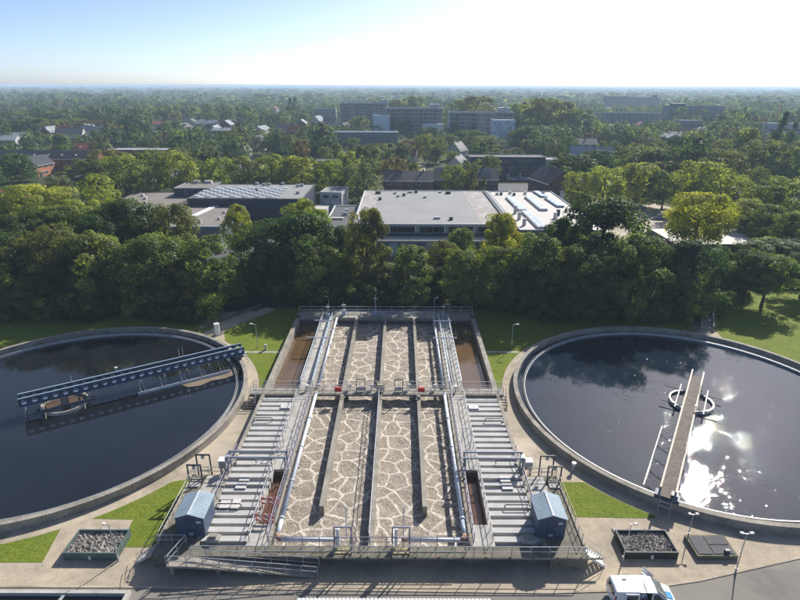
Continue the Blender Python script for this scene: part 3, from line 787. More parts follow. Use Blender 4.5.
def settling_tank(c, side, rz, bridge_label, deck_m, cap_m, seed):
    t = thing('settling_tank', 'large round concrete settling tank on the %s, dark still water' % side, 'tank', (*c,0))
    MB().ring((0,0), CRAD-.4, CRAD, 0, .86, 192).build('tank_wall', M['concrete'], t)
    cop = MB().ring((0,0), CRAD-.48, CRAD+.06, .862, .96, 6, 0, 2*math.pi/56-.0012).mesh('coping', M['concrete'])
    for i in range(56): put('coping', cop, t, (0,0,rng.uniform(0,.006)), 2*math.pi*i/56)
    MB().ring((0,0), CRAD-1.52, CRAD-1.45, 0, .34, 192).build('weir', M['galv'], t)
    MB().ring((0,0), CRAD-1.30, CRAD-1.27, .2, .42, 192).build('scum_baffle', M['rail_grey'], t)
    w = struct('tank_water', MB().prism([(c[0]+(CRAD-.39)*math.cos(2*math.pi*i/160), c[1]+(CRAD-.39)*math.sin(2*math.pi*i/160)) for i in range(160)], .02, .08), M['water_clar' if side == 'left' else 'water_ripple'])
    # bridge, local x from the hub towards the rim
    b = thing('scraper_bridge', bridge_label, 'bridge', (*c,0), rz)
    z0, Lp, n0, n1 = 1.62, 1.1, -4.6, 25
    for e in (-1,1):
        for i in range(n1):
            put('girder_panel', PANEL, b, (n0+.55+i*Lp, e*BW/2, z0+.5))
        MB().box(n0,n0+n1*Lp,e*BW/2-.09,e*BW/2+.09,z0+1.0,z0+1.09).build('top_flange', M[cap_m], b)
        MB().box(n0,n0+n1*Lp,e*BW/2-.09,e*BW/2+.09,z0-.09,z0).build('bottom_flange', M['navy_light'], b)
        st = MB().box(-.03,.03,-.07,.07,0,1.0).mesh('stiffener', M['navy_light'])
        for i in range(n1+1): put('stiffener', st, b, (n0+i*Lp, e*BW/2, z0))
    MB().box(n0,n0+n1*Lp,-BW/2+.03,BW/2-.03,z0+.06,z0+.12).build('deck', M[deck_m], b)
    xe = n0+n1*Lp
    # end carriage running on the rim
    MB().box(CRAD-.75,CRAD+.25,-1.1,1.1,1.22,1.53).build('end_carriage', M['navy'], b)
    wh = MB().tube([(-.12,0,0),(.12,0,0)], .24, 14).mesh('wheel', M['black'])
    for e in (-1,1): put('wheel', wh, b, (CRAD-.22, e*.85, 1.2))
    MB().box(CRAD-.5,CRAD+.2,.3,.9,z0-.09,z0+.35).build('drive_motor', M['dark_steel'], b)
    MB().box(xe,xe+.45,-.45,.45,.9,1.0).build('end_step', M['galv'], b); MB().box(xe,xe+.3,-.45,.45,1.3,1.38).build('end_step', M['galv'], b)
    for e in (-1,1): MB().tube([(xe,e*.5,z0),(xe+.6,e*.5,0)], .03, 5).build('end_rail', M['galv'], b)
    # hub column, scraper hangers, scum board
    MB().tube([(0,0,0),(0,0,1.53)], .45, 16).build('hub_column', M['concrete'], b)
    for x in (-4.2,-2.6,2.8,6,9,12,15,18):
        hg = MB()
        for e in (-1,1): hg.tube([(x,e*BW/2,z0-.09),(x,e*(BW/2+.25),.05)], .04, 5)
        hg.tube([(x,-BW/2-.2,.6),(x,BW/2+.2,.6)], .03, 5)
        hg.build('scraper_hanger', M['galv'], b)
    MB().bar((8.2,-2.3,.25),(20.3,-2.3,.25),.08,.4).build('scum_board', M['pipe_white'], b)
    for x in (8.6,11.2,13.8,16.4,19.0):
        MB().tube([(x,-BW/2,z0-.05),(x,-2.3,.55)], .035, 5).build('board_strut', M['galv'], b)
        MB().tube([(x+.5,-BW/2,.9),(x+.5,-2.3,.5)], .025, 5).build('board_strut', M['galv'], b)
    for x, hgt in ((1.2,1.9),(6.4,1.6),(14.3,2.4),(14.8,2.4)):
        MB().tube([(x,BW/2,z0+1.0),(x,BW/2,z0+hgt)], .035, 5).build('mast', M['galv'], b)
    MB().box(6.2,6.6,BW/2-.15,BW/2+.15,z0+1.6,z0+1.72).build('lamp_head', M['plate_white'], b)
    if side == 'left':
        P_ = [(179,384),(198,376),(220,370),(238,365),(239.5,368),(238.5,373),(226,378),(212,380.5),(200,385.5),(188,387)]
        sc = put('scum', MB().quad(*[(*on_z(u,v,.09),.092) for u,v in P_]).mesh('scum', M['scum'])); sc['kind'] = 'stuff'; sc['label'] = 'tan scum film drifting beside the left bridge'
    # hub island
    h = thing('inlet_well', 'round inlet well with a pale rim at the hub of the %s settling tank' % side, 'well', (*c,0), rz)
    MB().ring((0,0), 2.45, 2.62, 0, .5, 64).build('well_wall', M['concrete_light'] if side == 'left' else M['galv'], h)
    MB().prism([(2.44*math.cos(2*math.pi*i/48),2.44*math.sin(2*math.pi*i/48)) for i in range(48)], .1, .2).build('scum_surface', M['water_brown'] if side == 'left' else M['water_clar'], h)
    for y in (-1.6,1.6): MB().bar((-3.3,y,.72),(3.3,y,.72),.14,.18).build('cross_beam', M['dark_steel'], h)
    for x in (-2.1,2.1): MB().bar((x,-3.4,.60),(x,3.4,.60),.12,.09).build('cross_beam', M['concrete_dark'], h)
    for x, y in ((-2.1,-1.6),(2.1,-1.6),(-2.1,1.6),(2.1,1.6)): MB().box(x-.07,x+.07,y-.07,y+.07,0,.86).build('strut', M['galv'], h)
    return t
rzL = math.atan2(71.0-57.0, -22.9+45.3); rzR = math.atan2(42.05-61.5, 25.8-37.9)
settling_tank(CL, 'left', rzL, 'navy blue scraper bridge with round holes over the left tank', 'navy_light', 'pipe_blue', 1)
settling_tank(CR, 'right', rzR, 'scraper bridge with worn plank deck over the glittering right tank', 'wood_deck', 'beige', 2)

# ------------------------------------------------------------------ sludge boxes, vault, tank corner, lamps
def skip(label, x0, x1, y0, y1, h, m, seed):
    t = thing('sludge_box', label, 'container', ((x0+x1)/2,(y0+y1)/2,0))
    w, d = (x1-x0)/2, (y1-y0)/2
    MB().box(-w,-w+.12,-d,d,0,h).build('side_wall', M[m], t); MB().box(w-.12,w,-d,d,0,h).build('side_wall', M[m], t)
    MB().box(-w+.12,w-.12,-d,-d+.12,0,h-.003).build('front_wall', M[m], t); MB().box(-w+.12,w-.12,d-.12,d,0,h-.003).build('back_wall', M[m], t)
    rr = np.random.default_rng(seed); n = 46; mb = MB(); k = rr.normal(0,1,(n+1,n+1))
    for _ in range(1): k = (k+np.roll(k,1,0)+np.roll(k,1,1)+np.roll(k,-1,0))/2
    for j in range(n+1):
        for i in range(n+1):
            x = -w+.11+(2*w-.22)*i/n; y = -d+.11+(2*d-.22)*j/n
            mb.v.append((x,y,h*.66+.06*k[j,i]+.08*math.sin(x*1.9+seed)*math.cos(y*2.3)))
    for j in range(n):
        for i in range(n):
            a = j*(n+1)+i; mb.f.append((a,a+1,a+n+2,a+n+1))
    s_ = mb.build('dried_sludge', M['sludge'], t, smooth=False); s_['kind'] = 'stuff'
    MB().box(-.08,.12,-d-.12,-d-.003,.1,.5).build('drain_valve', M['plate_white'], t)
    for q, xx in enumerate((-.75,-.05,.55)):
        pl = thing('cover_slab', 'pale concrete cover slab behind the %s sludge box, %s from left' % (label.split()[0], ORD[q]), 'slab', ((x0+x1)/2+xx*w, y1+.55, .0), 0, 'cover slabs behind the sludge boxes')
        MB().box(-.42 if q!=1 else -.6,.42 if q!=1 else .6,-.3,.3,.0,.13).build('slab', M['concrete_light'], pl)
        MB().box(-.1,.1,-.03,.03,.13,.16).build('lifting_eye', M['galv'], pl)
    return t
skip('grey-green sludge box full of dried sludge on the left paving', -28.75, -24.15, 36.1, 38.85, .75, 'green_box', 3)
skip('black sludge box full of dried sludge on the right paving', 19.45, 24.0, 36.4, 39.05, .75, 'black_box', 4)
t = thing('valve_vault', 'low concrete vault with dark grated covers on the right paving', 'vault', (27.4,37.55,0))
MB().box(-1.75,1.75,-1.2,1.2,0,.42).build('base', M['concrete_mossy'], t)
for x0, x1, y0, y1 in ((-1.55,-.35,-1.0,1.0),(-.2,1.55,-.98,-.05),(-.2,1.55,.08,1.0)):
    g_ = MB().box(x0,x1,y0,y1,.42,.47).build('grate_cover', M['roof_dark'], t)
MB().box(.75,1.15,-.95,-.7,.47,.75).build('pump_head', M['dark_steel'], t)
t = thing('open_tank', 'open concrete tank with dark water at the left front edge', 'tank', (-30,28,0))
MB().box(-40,-21.4,32.45,32.75,0,.38).build('tank_wall', M['concrete_light'], t, world=True)
MB().box(-21.7,-21.4,18,32.44,0,.38).build('tank_wall', M['concrete_light'], t, world=True)
struct('tank_water', MB().quad((-40,18,.05),(-21.7,18,.05),(-21.7,32.5,.05),(-40,32.5,.05)), M['water_dark'])
MB().box(-26.7,-26.45,20,32.3,.25,.34).build('walk_plank', M['galv'], t, world=True)
def lamp(label, x, y, h=4.2, arm=(.7,0), double=False, lean=0.0):
    t = thing('street_lamp', label, 'lamp', (x,y,0))
    MB().tube([(0,0,0),(lean,0,h)], .055, 8, r1=.035).build('pole', M['galv'], t)
    MB().tube([(0,0,0),(0,0,.5)], .085, 8).build('base', M['galv'], t)
    for e in ((1,-1) if double else (1,)):
        MB().bar((lean,0,h-.02),(lean+e*arm[0],e*arm[1],h+.03),.05,.05).build('arm', M['galv'], t)
        hd = MB().bar((lean+e*arm[0]*.45,e*arm[1]*.45,h+.06),(lean+e*arm[0],e*arm[1],h+.09),.22,.10).build('lamp_head', M['plate_white'], t)
    return t
lamp('lamp post on the lawn beside the left brown channel', -22.0, 77.2, 4.0, (-.9,0))
lamp('lamp post on the lawn beside the right brown channel', 17.3, 77.4, 4.0, (.9,0))
lamp('lamp post beside the grey-green sludge box', -24.0, 36.0, 4.0, (-.5,.0), lean=-.12)
lamp('lamp post at the corner of the black sludge box', 19.2, 36.2, 4.0, (.5,.0), lean=.12)
lamp('double-headed lamp post at the road edge right of the vault', 28.2, 35.0, 4.2, (.55,.0), True)
lamp('double-headed lamp post behind the grated vault', 26.1, 38.9, 2.6, (.45,0), True)
lamp('lamp post at the back end of the basin near the right walkway', 5.9, 88.2, 4.2, (.6,0))
lamp('lamp post at the back end of the basin near the left walkway', -12.3, 88.6, 4.2, (-.6,0))
t = thing('vent_cylinder', 'white upright cylinder cabinet behind the left settling tank', 'cabinet', (-29.7,82.0,0))
MB().tube([(0,0,0),(0,0,1.9)], .42, 18).build('body', M['white'], t, smooth=False); MB().tube([(0,0,1.9),(0,0,2.0)], .47, 18).build('lid', M['plate_white'], t)
t = thing('vent_bollard', 'short white vent bollard beside the right front lawn', 'bollard', (18.4,48.1,0))
MB().tube([(0,0,0),(0,0,.8)], .14, 12).build('post', M['galv'], t); MB().tube([(0,0,.8),(0,0,1.05)], .24, 12).build('cap', M['white'], t)
t = thing('vent_bollard', 'short dark bollard box on the path to the left lamp post', 'bollard', (-20.6,76.5,0))
MB().box(-.15,.15,-.15,.15,0,.8).build('post', M['galv'], t); MB().box(-.2,.2,-.2,.2,.8,.95).build('cap', M['concrete_light'], t)
# stepped channel that feeds the right tank
t = thing('inlet_channel', 'stepped concrete inlet channel leading down to the right tank', 'channel', (52.6,88,0))
for e in (-1,1): MB().bar((51.2+e*1.0,84.2,.5),(55.8+e*1.0,93.2,.85),.3,1.0).build('channel_wall', M['concrete'], t, world=True)
for i in range(6):
    f = i/6; MB().bar((51.3+4.5*f,84.6+8.6*f,.15+.1*i),(51.3+4.5*(f+.15),84.6+8.6*(f+.15),.15+.1*i),1.7,.2).build('step', M['concrete_light'], t, world=True)
for e in (-1,1): MB().box(55.9+e*1.05-.3,55.9+e*1.05+.3,93.2,93.9,0,1.9).build('gate_post', M['yellowish'], t, world=True)
MB().box(55.1,56.7,93.35,93.5,1.0,1.25).build('crossbar', M['dark_steel'], t, world=True)
# white corrugated canopy at the bottom edge
t = thing('white_canopy', 'white corrugated roof edge at the bottom edge of the picture', 'canopy', (-.4,28,0))
mb = MB(); n = 96
for j, y in enumerate((29.9,25.0)):
    for i in range(n+1): mb.v.append((-7.5+14.2*i/n, y, 2.9-.12*j+(.07 if i%2 else 0)))
mb.f += [(i,i+1,n+2+i,n+1+i) for i in range(n)]
o = mb.build('roof_sheet', M['white'], t, world=True); sd = o.modifiers.new('thickness','SOLIDIFY'); sd.thickness = .03
for x in (-7.0,-.4,6.2):
    for y in (29.4,25.4): MB().box(x-.08,x+.08,y-.08,y+.08,0,2.74).build('post', M['galv'], t, world=True)

# ------------------------------------------------------------------ buildings
FOOT = []          # footprints (x, y, half width, half depth) kept free of trees
KEEP = []          # picture areas (u0, v0, u1, v1, y) of things that no scattered tree may hide
WIN = {}
def win_mesh(w, h, fr='frame_white', gl='glass', bars=1):
    k = (round(w,2), round(h,2), fr, gl, bars)
    if k not in WIN:
        f = MB(); b = .07
        f.box(-w/2,w/2,-.06,.04,-h/2,-h/2+b).box(-w/2,w/2,-.06,.04,h/2-b,h/2).box(-w/2,-w/2+b,-.06,.04,-h/2+b,h/2-b).box(w/2-b,w/2,-.06,.04,-h/2+b,h/2-b)
        for i in range(1, bars+1):
            x = -w/2+w*i/(bars+1); f.box(x-.03,x+.03,-.05,.04,-h/2+b,h/2-b)
        p = MB().box(-w/2+b,w/2-b,-.025,.03,-h/2+b,h/2-b)
        WIN[k] = (f.mesh('window', M[fr]), p.mesh('pane', M[gl]))
    return WIN[k]
def window(t, x, y, z, w, h, rz=0.0, fr='frame_white', gl='glass', bars=1, name='window'):
    a, b = win_mesh(w, h, fr, gl, bars)
    o = put(name, a, t, (x,y,z), rz); put('pane', b, o)
    return o
def block(label, x, y, w, d, h, wall, roof, rz=0.0, cat='building', name='building', parapet=.35, group=None, edge=None):
    t = thing(name, label, cat, (x,y,0), rz, group)
    MB().box(-w/2,w/2,-d/2,d/2,0,h-.02).build('walls', M[wall], t)
    MB().box(-w/2+.25,w/2-.25,-d/2+.25,d/2-.25,h-.018,h+.06).build('roof', M[roof], t)
    e = edge or wall
    for nm, b in (('front',(-w/2-.03,w/2+.03,-d/2-.03,-d/2+.24)),('back',(-w/2-.03,w/2+.03,d/2-.24,d/2+.03)),('left',(-w/2-.03,-w/2+.24,-d/2+.24,d/2-.24)),('right',(w/2-.24,w/2+.03,-d/2+.24,d/2-.24))):
        MB().box(*b,h-.02,h+parapet).build('parapet', M[e], t)
    c, s = abs(math.cos(rz)), abs(math.sin(rz))
    FOOT.append((x, y, (w*c+d*s)/2+1.5, (w*s+d*c)/2+1.5))
    return t
def roofbox(t, x, y, z, w, d, h, m='galv', name='roof_unit'):
    return MB().box(x-w/2,x+w/2,y-d/2,y+d/2,z,z+h).build(name, M[m], t)
def house(label, x, y, w, d, eave, ridge, rz, wall, roof, cat='house', storeys=2, bays=0, chimneys=1, lights=0, solar=0, name='house', group=None, fascia=True):
    """gabled house or terrace, ridge along local x, front at local -y"""
    t = thing(name, label, cat, (x,y,0), rz, group)
    b = MB(); poly = [(-d/2,0),(d/2,0),(d/2,eave),(0,ridge),(-d/2,eave)]
    b.v += [(-w/2,yy,z) for yy,z in poly]+[(w/2,yy,z) for yy,z in poly]
    b.f += [(0,1,2,3,4),(9,8,7,6,5)]+[(i,(i+1)%5,5+(i+1)%5,5+i) for i in range(5)]
    b.build('walls', M[wall], t)
    ov = .35; k = (ridge-eave)/(d/2)
    for e in (-1,1):
        r_ = MB(); z0 = eave-ov*k+.04
        r_.v += [(-w/2-.2,e*(d/2+ov),z0),(w/2+.2,e*(d/2+ov),z0),(w/2+.2,0,ridge+.05),(-w/2-.2,0,ridge+.05)]
        r_.v += [(p[0],p[1],p[2]+.16) for p in r_.v]
        r_.f += [(0,1,2,3),(7,6,5,4),(0,4,5,1),(1,5,6,2),(2,6,7,3),(3,7,4,0)]
        ro = r_.build('roof', M[roof], t)
        if fascia: MB().box(-w/2-.2,w/2+.2,e*(d/2+ov)-.06+e*.07,e*(d/2+ov)+.06+e*.07,z0-.02,z0+.14).build('gutter', M['frame_white'], ro)
    for i in range(chimneys):
        cx_ = -w/2+w*(i+.5)/chimneys+.7
        MB().box(cx_-.3,cx_+.3,-.3,.3,ridge-.3,ridge+.9).build('chimney', M['brick_brown'], t)
    n = bays or max(1, int(w/3.2))
    for st in range(storeys):
        zc = 1.5+st*2.7
        if zc > eave-.5: continue
        for i in range(n):
            xx = -w/2+w*(i+.5)/n
            if st == 0 and i % 2 == 0:
                MB().box(xx-.45,xx+.45,-d/2-.05,-d/2-.003,0,2.1).build('door', M['dark_steel'], t)
                window(t, xx+min(1.3,w/n*.35), -d/2-.03, zc, min(1.3,w/n*.4), 1.25)
            else: window(t, xx, -d/2-.03, zc, min(1.9,w/n*.62), 1.25)
    for e in (-1,1):
        if eave > 4: window(t, e*(w/2+.03), 0, 4.2, 1.0, 1.1, e*math.pi/2)
    sl = math.atan(k)
    for i in range(lights):
        xx = -w/2+w*(i+.5)/lights
        f = .45; o = put('skylight', win_mesh(.8,1.1,'frame_white','glass_sky',0)[0], t, (xx,-d/2*(1-f),eave+(ridge-eave)*f+.24)); o.rotation_euler = (-(math.pi/2-sl),0,0)
        q = put('pane', win_mesh(.8,1.1,'frame_white','glass_sky',0)[1], o)
    if solar:
        pm = MB().box(-.48,.48,-.8,.8,-.02,.02).mesh('solar_panel', M['solar'])
        for i in range(solar):
            for j in (0,1):
                f = .3+.36*j
                o = put('solar_panel', pm, t, (-w*.4+w*.8*(i+.5)/solar,-d/2*(1-f),eave+(ridge-eave)*f+.27)); o.rotation_euler = (sl,0,0)
    c, s = abs(math.cos(rz)), abs(math.sin(rz))
    FOOT.append((x, y, (w*c+d*s)/2+1, (w*s+d*c)/2+1))
    return t

sheet('factory_yard', [(-90,118),(62,118),(62,188),(-90,190)], .006, M['asphalt_street'])
sheet('street', [(-107.5,150),(-98,150),(-97,260),(-107,260)], .012, M['asphalt_street'])
sheet('car_park', [(48,140),(70,142),(98,150),(96,176),(84,200),(50,205)], .010, M['apron'])
sheet('residential_street', [(-14,196),(70,196),(70,201),(-14,201)], .010, M['asphalt_street'])
sheet('parking_court', [(38,205),(62,205),(62,232),(38,232)], .012, M['asphalt_street'])
sheet('residential_street', [(52,184),(58,184),(62,232),(56,232)], .014, M['apron'])
sheet('residential_street', [(-96,255),(-200,250),(-200,244),(-96,249)], .014, M['asphalt_street'])
sheet('residential_street', [(4,232),(9,232),(14,300),(9,300)], .014, M['apron'])

# main factory hall with the big grey roof
t = block('wide factory hall with a big flat grey roof behind the trees', 8.0, 152.5, 38.5, 45, 6.9, 'wall_white', 'roof_grey', name='factory_hall', parapet=.25, edge='frame_white')
MB().box(11.5,17.3,-22.2,22.2,6.963,6.98).build('worn_roof_strip', M['roof_worn'], t); MB().box(-18.9,-14.8,-22.2,22.2,6.963,6.98).build('worn_roof_strip', M['roof_worn'], t)
MB().box(17.9,18.6,-22.3,22.3,6.96,7.3).build('expansion_curb', M['dark_steel'], t)
for i in range(5):
    for j in range(4): window(t, -14.2+i*7.0+j*1.6-2.4+.0, -22.55, 5.75, 1.5, 1.35, fr='dark_steel')
    MB().box(-14.2+i*7.0+2.9-.18,-14.2+i*7.0+2.9+.18,-22.62,-22.5,4.9,6.6).build('pilaster', M['frame_white'], t)
MB().box(-19.2,19.2,-22.9,-22.52,4.35,4.85).build('dark_band', M['wall_navy'], t)
MB().box(-19.2,19.2,-26.5,-22.53,3.6,4.1).build('canopy_roof', M['roof_white'], t)
MB().box(-19.0,19.0,-26.2,-22.54,0,3.598).build('front_annex', M['wall_bluegrey'], t)
for i, (xx, w_, m_) in enumerate(((-9.5,1.8,'wall_blue_white'),(-7.2,1.8,'wall_blue_white'),(-5.0,2.0,'wall_white'),(9.5,2.5,'wall_grey'))):
    MB().box(xx-w_/2,xx+w_/2,-26.26,-26.21,.1,3.4).build('wall_panel', M[m_], t)
MB().box(-2.5,1.8,-26.3,-26.21,0,2.9).build('roller_door', M['roof_white'], t)
MB().box(-1.9,1.2,-26.32,-26.205,3.0,3.5).build('sign_board', M['frame_white'], t)
for xx in (3.2,5.6): window(t, xx, -26.23, 2.1, 1.8, 1.0)
for i, (u, v) in enumerate(((352,192),(355,193),(361,194),(378,193),(398,196),(404,195),(410,192),(416,192),(440,192),(448,193),(425,197),(380,199),(437,218),(451,219),(395,193))):
    x_, y_ = on_z(u, v, 7.2); lx, ly = x_-8.0, y_-152.5
    if abs(lx) < 18 and abs(ly) < 22: roofbox(t, lx, ly, 6.98, .9 if i % 3 else 1.6, .7, .5+.2*(i % 2), 'dark_steel' if i % 2 else 'galv', 'roof_vent')
# right hall with the white roof and skylight strips
t = block('factory wing with a white flat roof and long skylights', 38.0, 151.8, 20.2, 51, 6.4, 'wall_grey', 'roof_white', name='factory_wing', parapet=.3, edge='wall_bluegrey')
for k, pts in enumerate(((506,197,516,210),(525,196.5,538,209.5),(522,211,538,227.5))):
    u0,v0,u1,v1 = pts
    a = on_z(u0+3,v0,6.9); b = on_z(u1+1,v1,6.9)
    sx = MB(); p0 = Vector((a[0]-38.0,a[1]-151.8,6.75)); p1 = Vector((b[0]-38.0,b[1]-151.8,6.75)); 
    p1.x = p0.x+(.3 if k < 2 else .2)
    sk = MB().bar(p0,p1,2.1,.6).build('skylight_strip', M['roof_white'], t); MB().bar(p0+Vector((0,-.2,.32)),p1+Vector((0,.2,.32)),1.7,.1).build('pane', M['glass_sky'], sk)
for k, (x0,y0,x1,y1) in enumerate(((5.0,24.5,5.6,15.5),(6.0,13.0,6.6,1.0))):
    sk = MB().bar((x0,y0,6.7),(x1,y1,6.7),2.0,.5).build('skylight_strip', M['wall_bluegrey'], t); MB().bar((x0,y0-.2,6.99),(x1,y1+.2,6.99),1.6,.08).build('pane', M['glass_sky'], sk)
for k, (u, v) in enumerate(((515,213),(519,219),(524,225))):
    x_, y_ = on_z(u, v, 6.6); MB().tube([(x_-38.0,y_-151.8,6.4),(x_-38.0,y_-151.8,8.6-.2*k)], .45, 12).build('flue', M['galv'], t)
for k, (u, v) in enumerate(((497,194.5),(501,194.5),(510,193.5),(514,195),(525,194),(543,194.5),(546,199),(558,215),(555,218))):
    x_, y_ = on_z(u, v, 6.6); roofbox(t, x_-38.0, y_-151.8, 6.46, .8, .7, .8 if k < 7 else 1.6, 'dark_steel' if k % 2 else 'galv', 'roof_vent')
for k in range(2): window(t, -3+6*k, -25.53, 3.4, 1.0, 1.6, fr='dark_steel', bars=0)
# dark annex left of the hall
t = block('low dark-roofed annex along the left side of the factory hall', -15.6, 146, 7.2, 30, 4.9, 'wall_grey', 'roof_dark', name='factory_annex', parapet=.35, edge='frame_white')
for ly in (3,6.5): roofbox(t, .6, ly, 4.96, 1.2, .9, .9, 'galv', 'roof_unit')
roofbox(t, -1, -2, 4.96, 3.2, 1.0, .5, 'plate_white', 'roof_hatch')
# hall with solar panels
t = block('dark hall with a roof full of solar panels left of centre', -45.3, 173.5, 33.5, 26, 6.9, 'wall_navy', 'roof_grey', name='solar_hall', parapet=.3, edge='roof_dark')
pm = MB().box(-.82,.82,-.5,.5,-.02,.02).mesh('solar_panel', M['solar']); pmw = MB().box(-.82,.82,-.5,.5,-.02,.02).mesh('solar_panel', M['panel_glare'])
for j in range(9):
    for i in range(14):
        o = put('solar_panel', pmw if (i+j) % 2 else pm, t, (-15.2+i*1.82, -10.6+j*1.95, 7.32)); o.rotation_euler = (R(12 if (i+j) % 2 else -12),0,0)
for u, v in ((257,184),(264,185),(269,184.5),(283,184),(298,186),(302,185.5),(257,190),(298,193)):
    x_, y_ = on_z(u, v, 7.2); roofbox(t, x_+45.3, y_-173.5, 6.96, 1.1, .9, .8, 'galv', 'roof_vent')
# brown-roofed hall in front of it
t = block('brown-roofed hall with a white skylight stripe left of the trees', -55.6, 149, 21, 28, 4.9, 'wall_bluegrey', 'roof_brown', name='brown_hall', parapet=.25, edge='wall_blue_white')
a, b = on_z(193,216,5.1), on_z(216,205.5,5.1)
MB().bar((a[0]+55.6,a[1]-149,5.05),(b[0]+55.6,b[1]-149,5.05),1.7,.25).build('skylight_strip', M['frame_white'], t)
for lx, ly in ((7,2),(8,-6),(4,-9)): roofbox(t, lx, ly, 4.96, .7, .6, .7, 'plate_white', 'roof_vent')
t = block('low brown flat-roofed building left of the solar hall', -76.5, 169, 21, 30, 4.6, 'brick_brown', 'roof_brown', name='flat_building', parapet=.3, edge='roof_dark')
for lx, ly in ((-3,3),(0,-4),(5,9),(-6,8),(-5,-8)): roofbox(t, lx, ly, 4.66, .9, .8, .8, 'plate_white', 'roof_vent')
t = block('dark upper storey box on the low brown building', -66.3, 182.5, 11.5, 12, 7.2, 'wall_navy', 'roof_brown', name='upper_storey', parapet=.25, edge='roof_pale')
for k in range(2): window(t, -2+5.2*k, -6.03, 5.9, 1.4 if k else .8, 1.5, gl='glass_sky' if k else 'glass', bars=0)
roofbox(t, -2, 4, 7.26, 1.6, 1.2, 1.0, 'galv'); roofbox(t, 2, 4.5, 7.26, 2.4, 1.3, .9, 'plate_white')
# small two-storey white office
t = block('small white two-storey office block beside the solar hall', -21.6, 182.5, 7.0, 11, 6.0, 'wall_white', 'roof_grey', rz=-.12, name='office_block', parapet=.2)
for k in range(2):
    window(t, -1.6+3.0*k, -5.53, 4.7, 1.9, .9, fr='dark_steel'); window(t, -1.6+3.0*k, -5.53, 2.0, 2.2, 2.4, gl='glass_sky')
for k in range(2): window(t, 3.53, -2.5+4*k, 4.2, 1.4, 2.2, math.pi/2)
roofbox(t, 0, 2, 6.06, 1.0, .8, .5)
t = block('long pale shed between the office and the solar hall', -24.5, 171, 4.0, 7, 2.6, 'wall_white', 'roof_white', name='small_shed', parapet=.1)
window(t, 0, -3.53, 1.5, 1.2, 1.0)
# garage building right, behind the yellow tree
t = block('low brick garage with a sandy flat roof below the yellow tree', 76.5, 133.5, 24, 16, 3.4, 'brick_brown', 'roof_white', name='garage_building', parapet=.2, edge='roof_dark')
MB().box(-1.5,1.9,-8.06,-8.01,0,2.7).build('garage_door', M['black'], t)
window(t, 5.2, -8.03, 2.0, 2.4, 1.2); window(t, -5, -8.03, 2.0, 2.0, 1.2); window(t, -9, -8.03, 2.0, 2.0, 1.2)
KEEP += [(350,186,566,260,124), (130,182,352,233,134), (560,198,682,235,150), (676,238,745,262,124), (383,166,500,190,205), (473,154,550,190,200), (0,150,92,178,250), (28,155,52,180,240)]

# houses and flats beyond the factory
t = house('brick terrace with grey roof directly behind the factory roof', 3.2, 210.5, 18.5, 8.5, 5.2, 8.0, 0, 'brick_brown', 'roof_tile_grey', bays=5, chimneys=2, name='terrace')
house('taller terrace with solar panels right behind the factory roof', 24.8, 213, 23.5, 9.5, 5.5, 9.0, 0, 'brick_brown', 'roof_tile_grey', bays=7, chimneys=2, solar=14, name='terrace')
t = block('dark blue flat-roofed apartment row behind the parking court', 46.5, 251, 33, 10, 9.0, 'wall_navy', 'roof_dark', name='apartment_row', parapet=.25)
for i in range(3):
    MB().box(-14+i*9.4,-7.5+i*9.4,-5.3,-5.02,6.6,8.2).build('dormer_band', M['wall_navy'], t)
    for j in range(4): window(t, -13.2+i*9.4+j*1.6, -5.34, 7.4, 1.5, 1.1, bars=0)
for i in range(6): 
    window(t, -13.5+i*5.2, -5.04, 4.4, 2.4, 1.2)
    MB().box(-15.2+i*5.2,-14.4+i*5.2,-5.06,-5.01,.2,2.3).build('door', M['frame_white'], t)
    window(t, -12.0+i*5.2, -5.04, 1.6, 2.0, 1.2)
block('cream end block at the right of the dark apartment row', 66.5, 250, 6.5, 9, 8, 'wall_cream', 'roof_grey', name='end_block')
house('large brown gable house with dark roof right of the factory', 55.5, 205, 16, 10.5, 5.8, 10.0, R(90+14), 'brick_brown', 'roof_tile_dark', bays=4, chimneys=1, solar=8)
house('long brick terrace with dark roof and skylights at the left edge', -172, 264.5, 64, 10.5, 6.0, 9.2, 0, 'brick_red', 'roof_tile_dark', bays=16, chimneys=0, lights=10, name='terrace')
house('orange brick gable end standing in front of the left terrace', -161.5, 251, 11, 7.4, 5.0, 8.4, R(90-8), 'brick_orange', 'roof_tile_dark', bays=3, chimneys=0)
house('white walled house with dark red roof behind the left terrace', -164, 305, 17, 9, 5.6, 8.6, R(4), 'wall_white', 'roof_tile_red', bays=5, chimneys=1, lights=3)
t = block('long dark red brick flats with grey roof behind the left trees', -127, 284, 31, 10, 8.0, 'brick_red', 'roof_pale', name='flats', parapet=.2)
for i in range(8):
    for z in (2.0,5.4): window(t, -13.6+i*3.9, -5.04, z, 1.8, 1.4)
house('small brown brick shed with steep gable among the left gardens', -120, 213, 7, 6.5, 3.2, 5.8, R(90), 'brick_brown', 'roof_tile_grey', bays=2, storeys=1, chimneys=0)
house('low house with orange tiled roof at the far left edge', -128, 188, 26, 8, 2.8, 5.0, R(38), 'brick_red', 'roof_tile_red', bays=6, storeys=1, chimneys=1)
t = block('flat pale-roofed block behind the bright trees on the left', -83, 233, 17, 7, 5.5, 'wall_grey', 'roof_pale', rz=R(30), name='flat_block')
for i in range(4): window(t, -6+i*4, -3.53, 3.6, 1.8, 1.2)
house('house with pale solar roof behind the bright trees', -63, 232, 13, 9, 4.6, 7.6, R(35), 'wall_cream', 'roof_pale', bays=4, chimneys=0, solar=6)
house('white gable house among dark trees left of the high-rises', -87, 310, 9, 8, 5, 8.5, R(70), 'wall_cream', 'roof_tile_grey', bays=3)
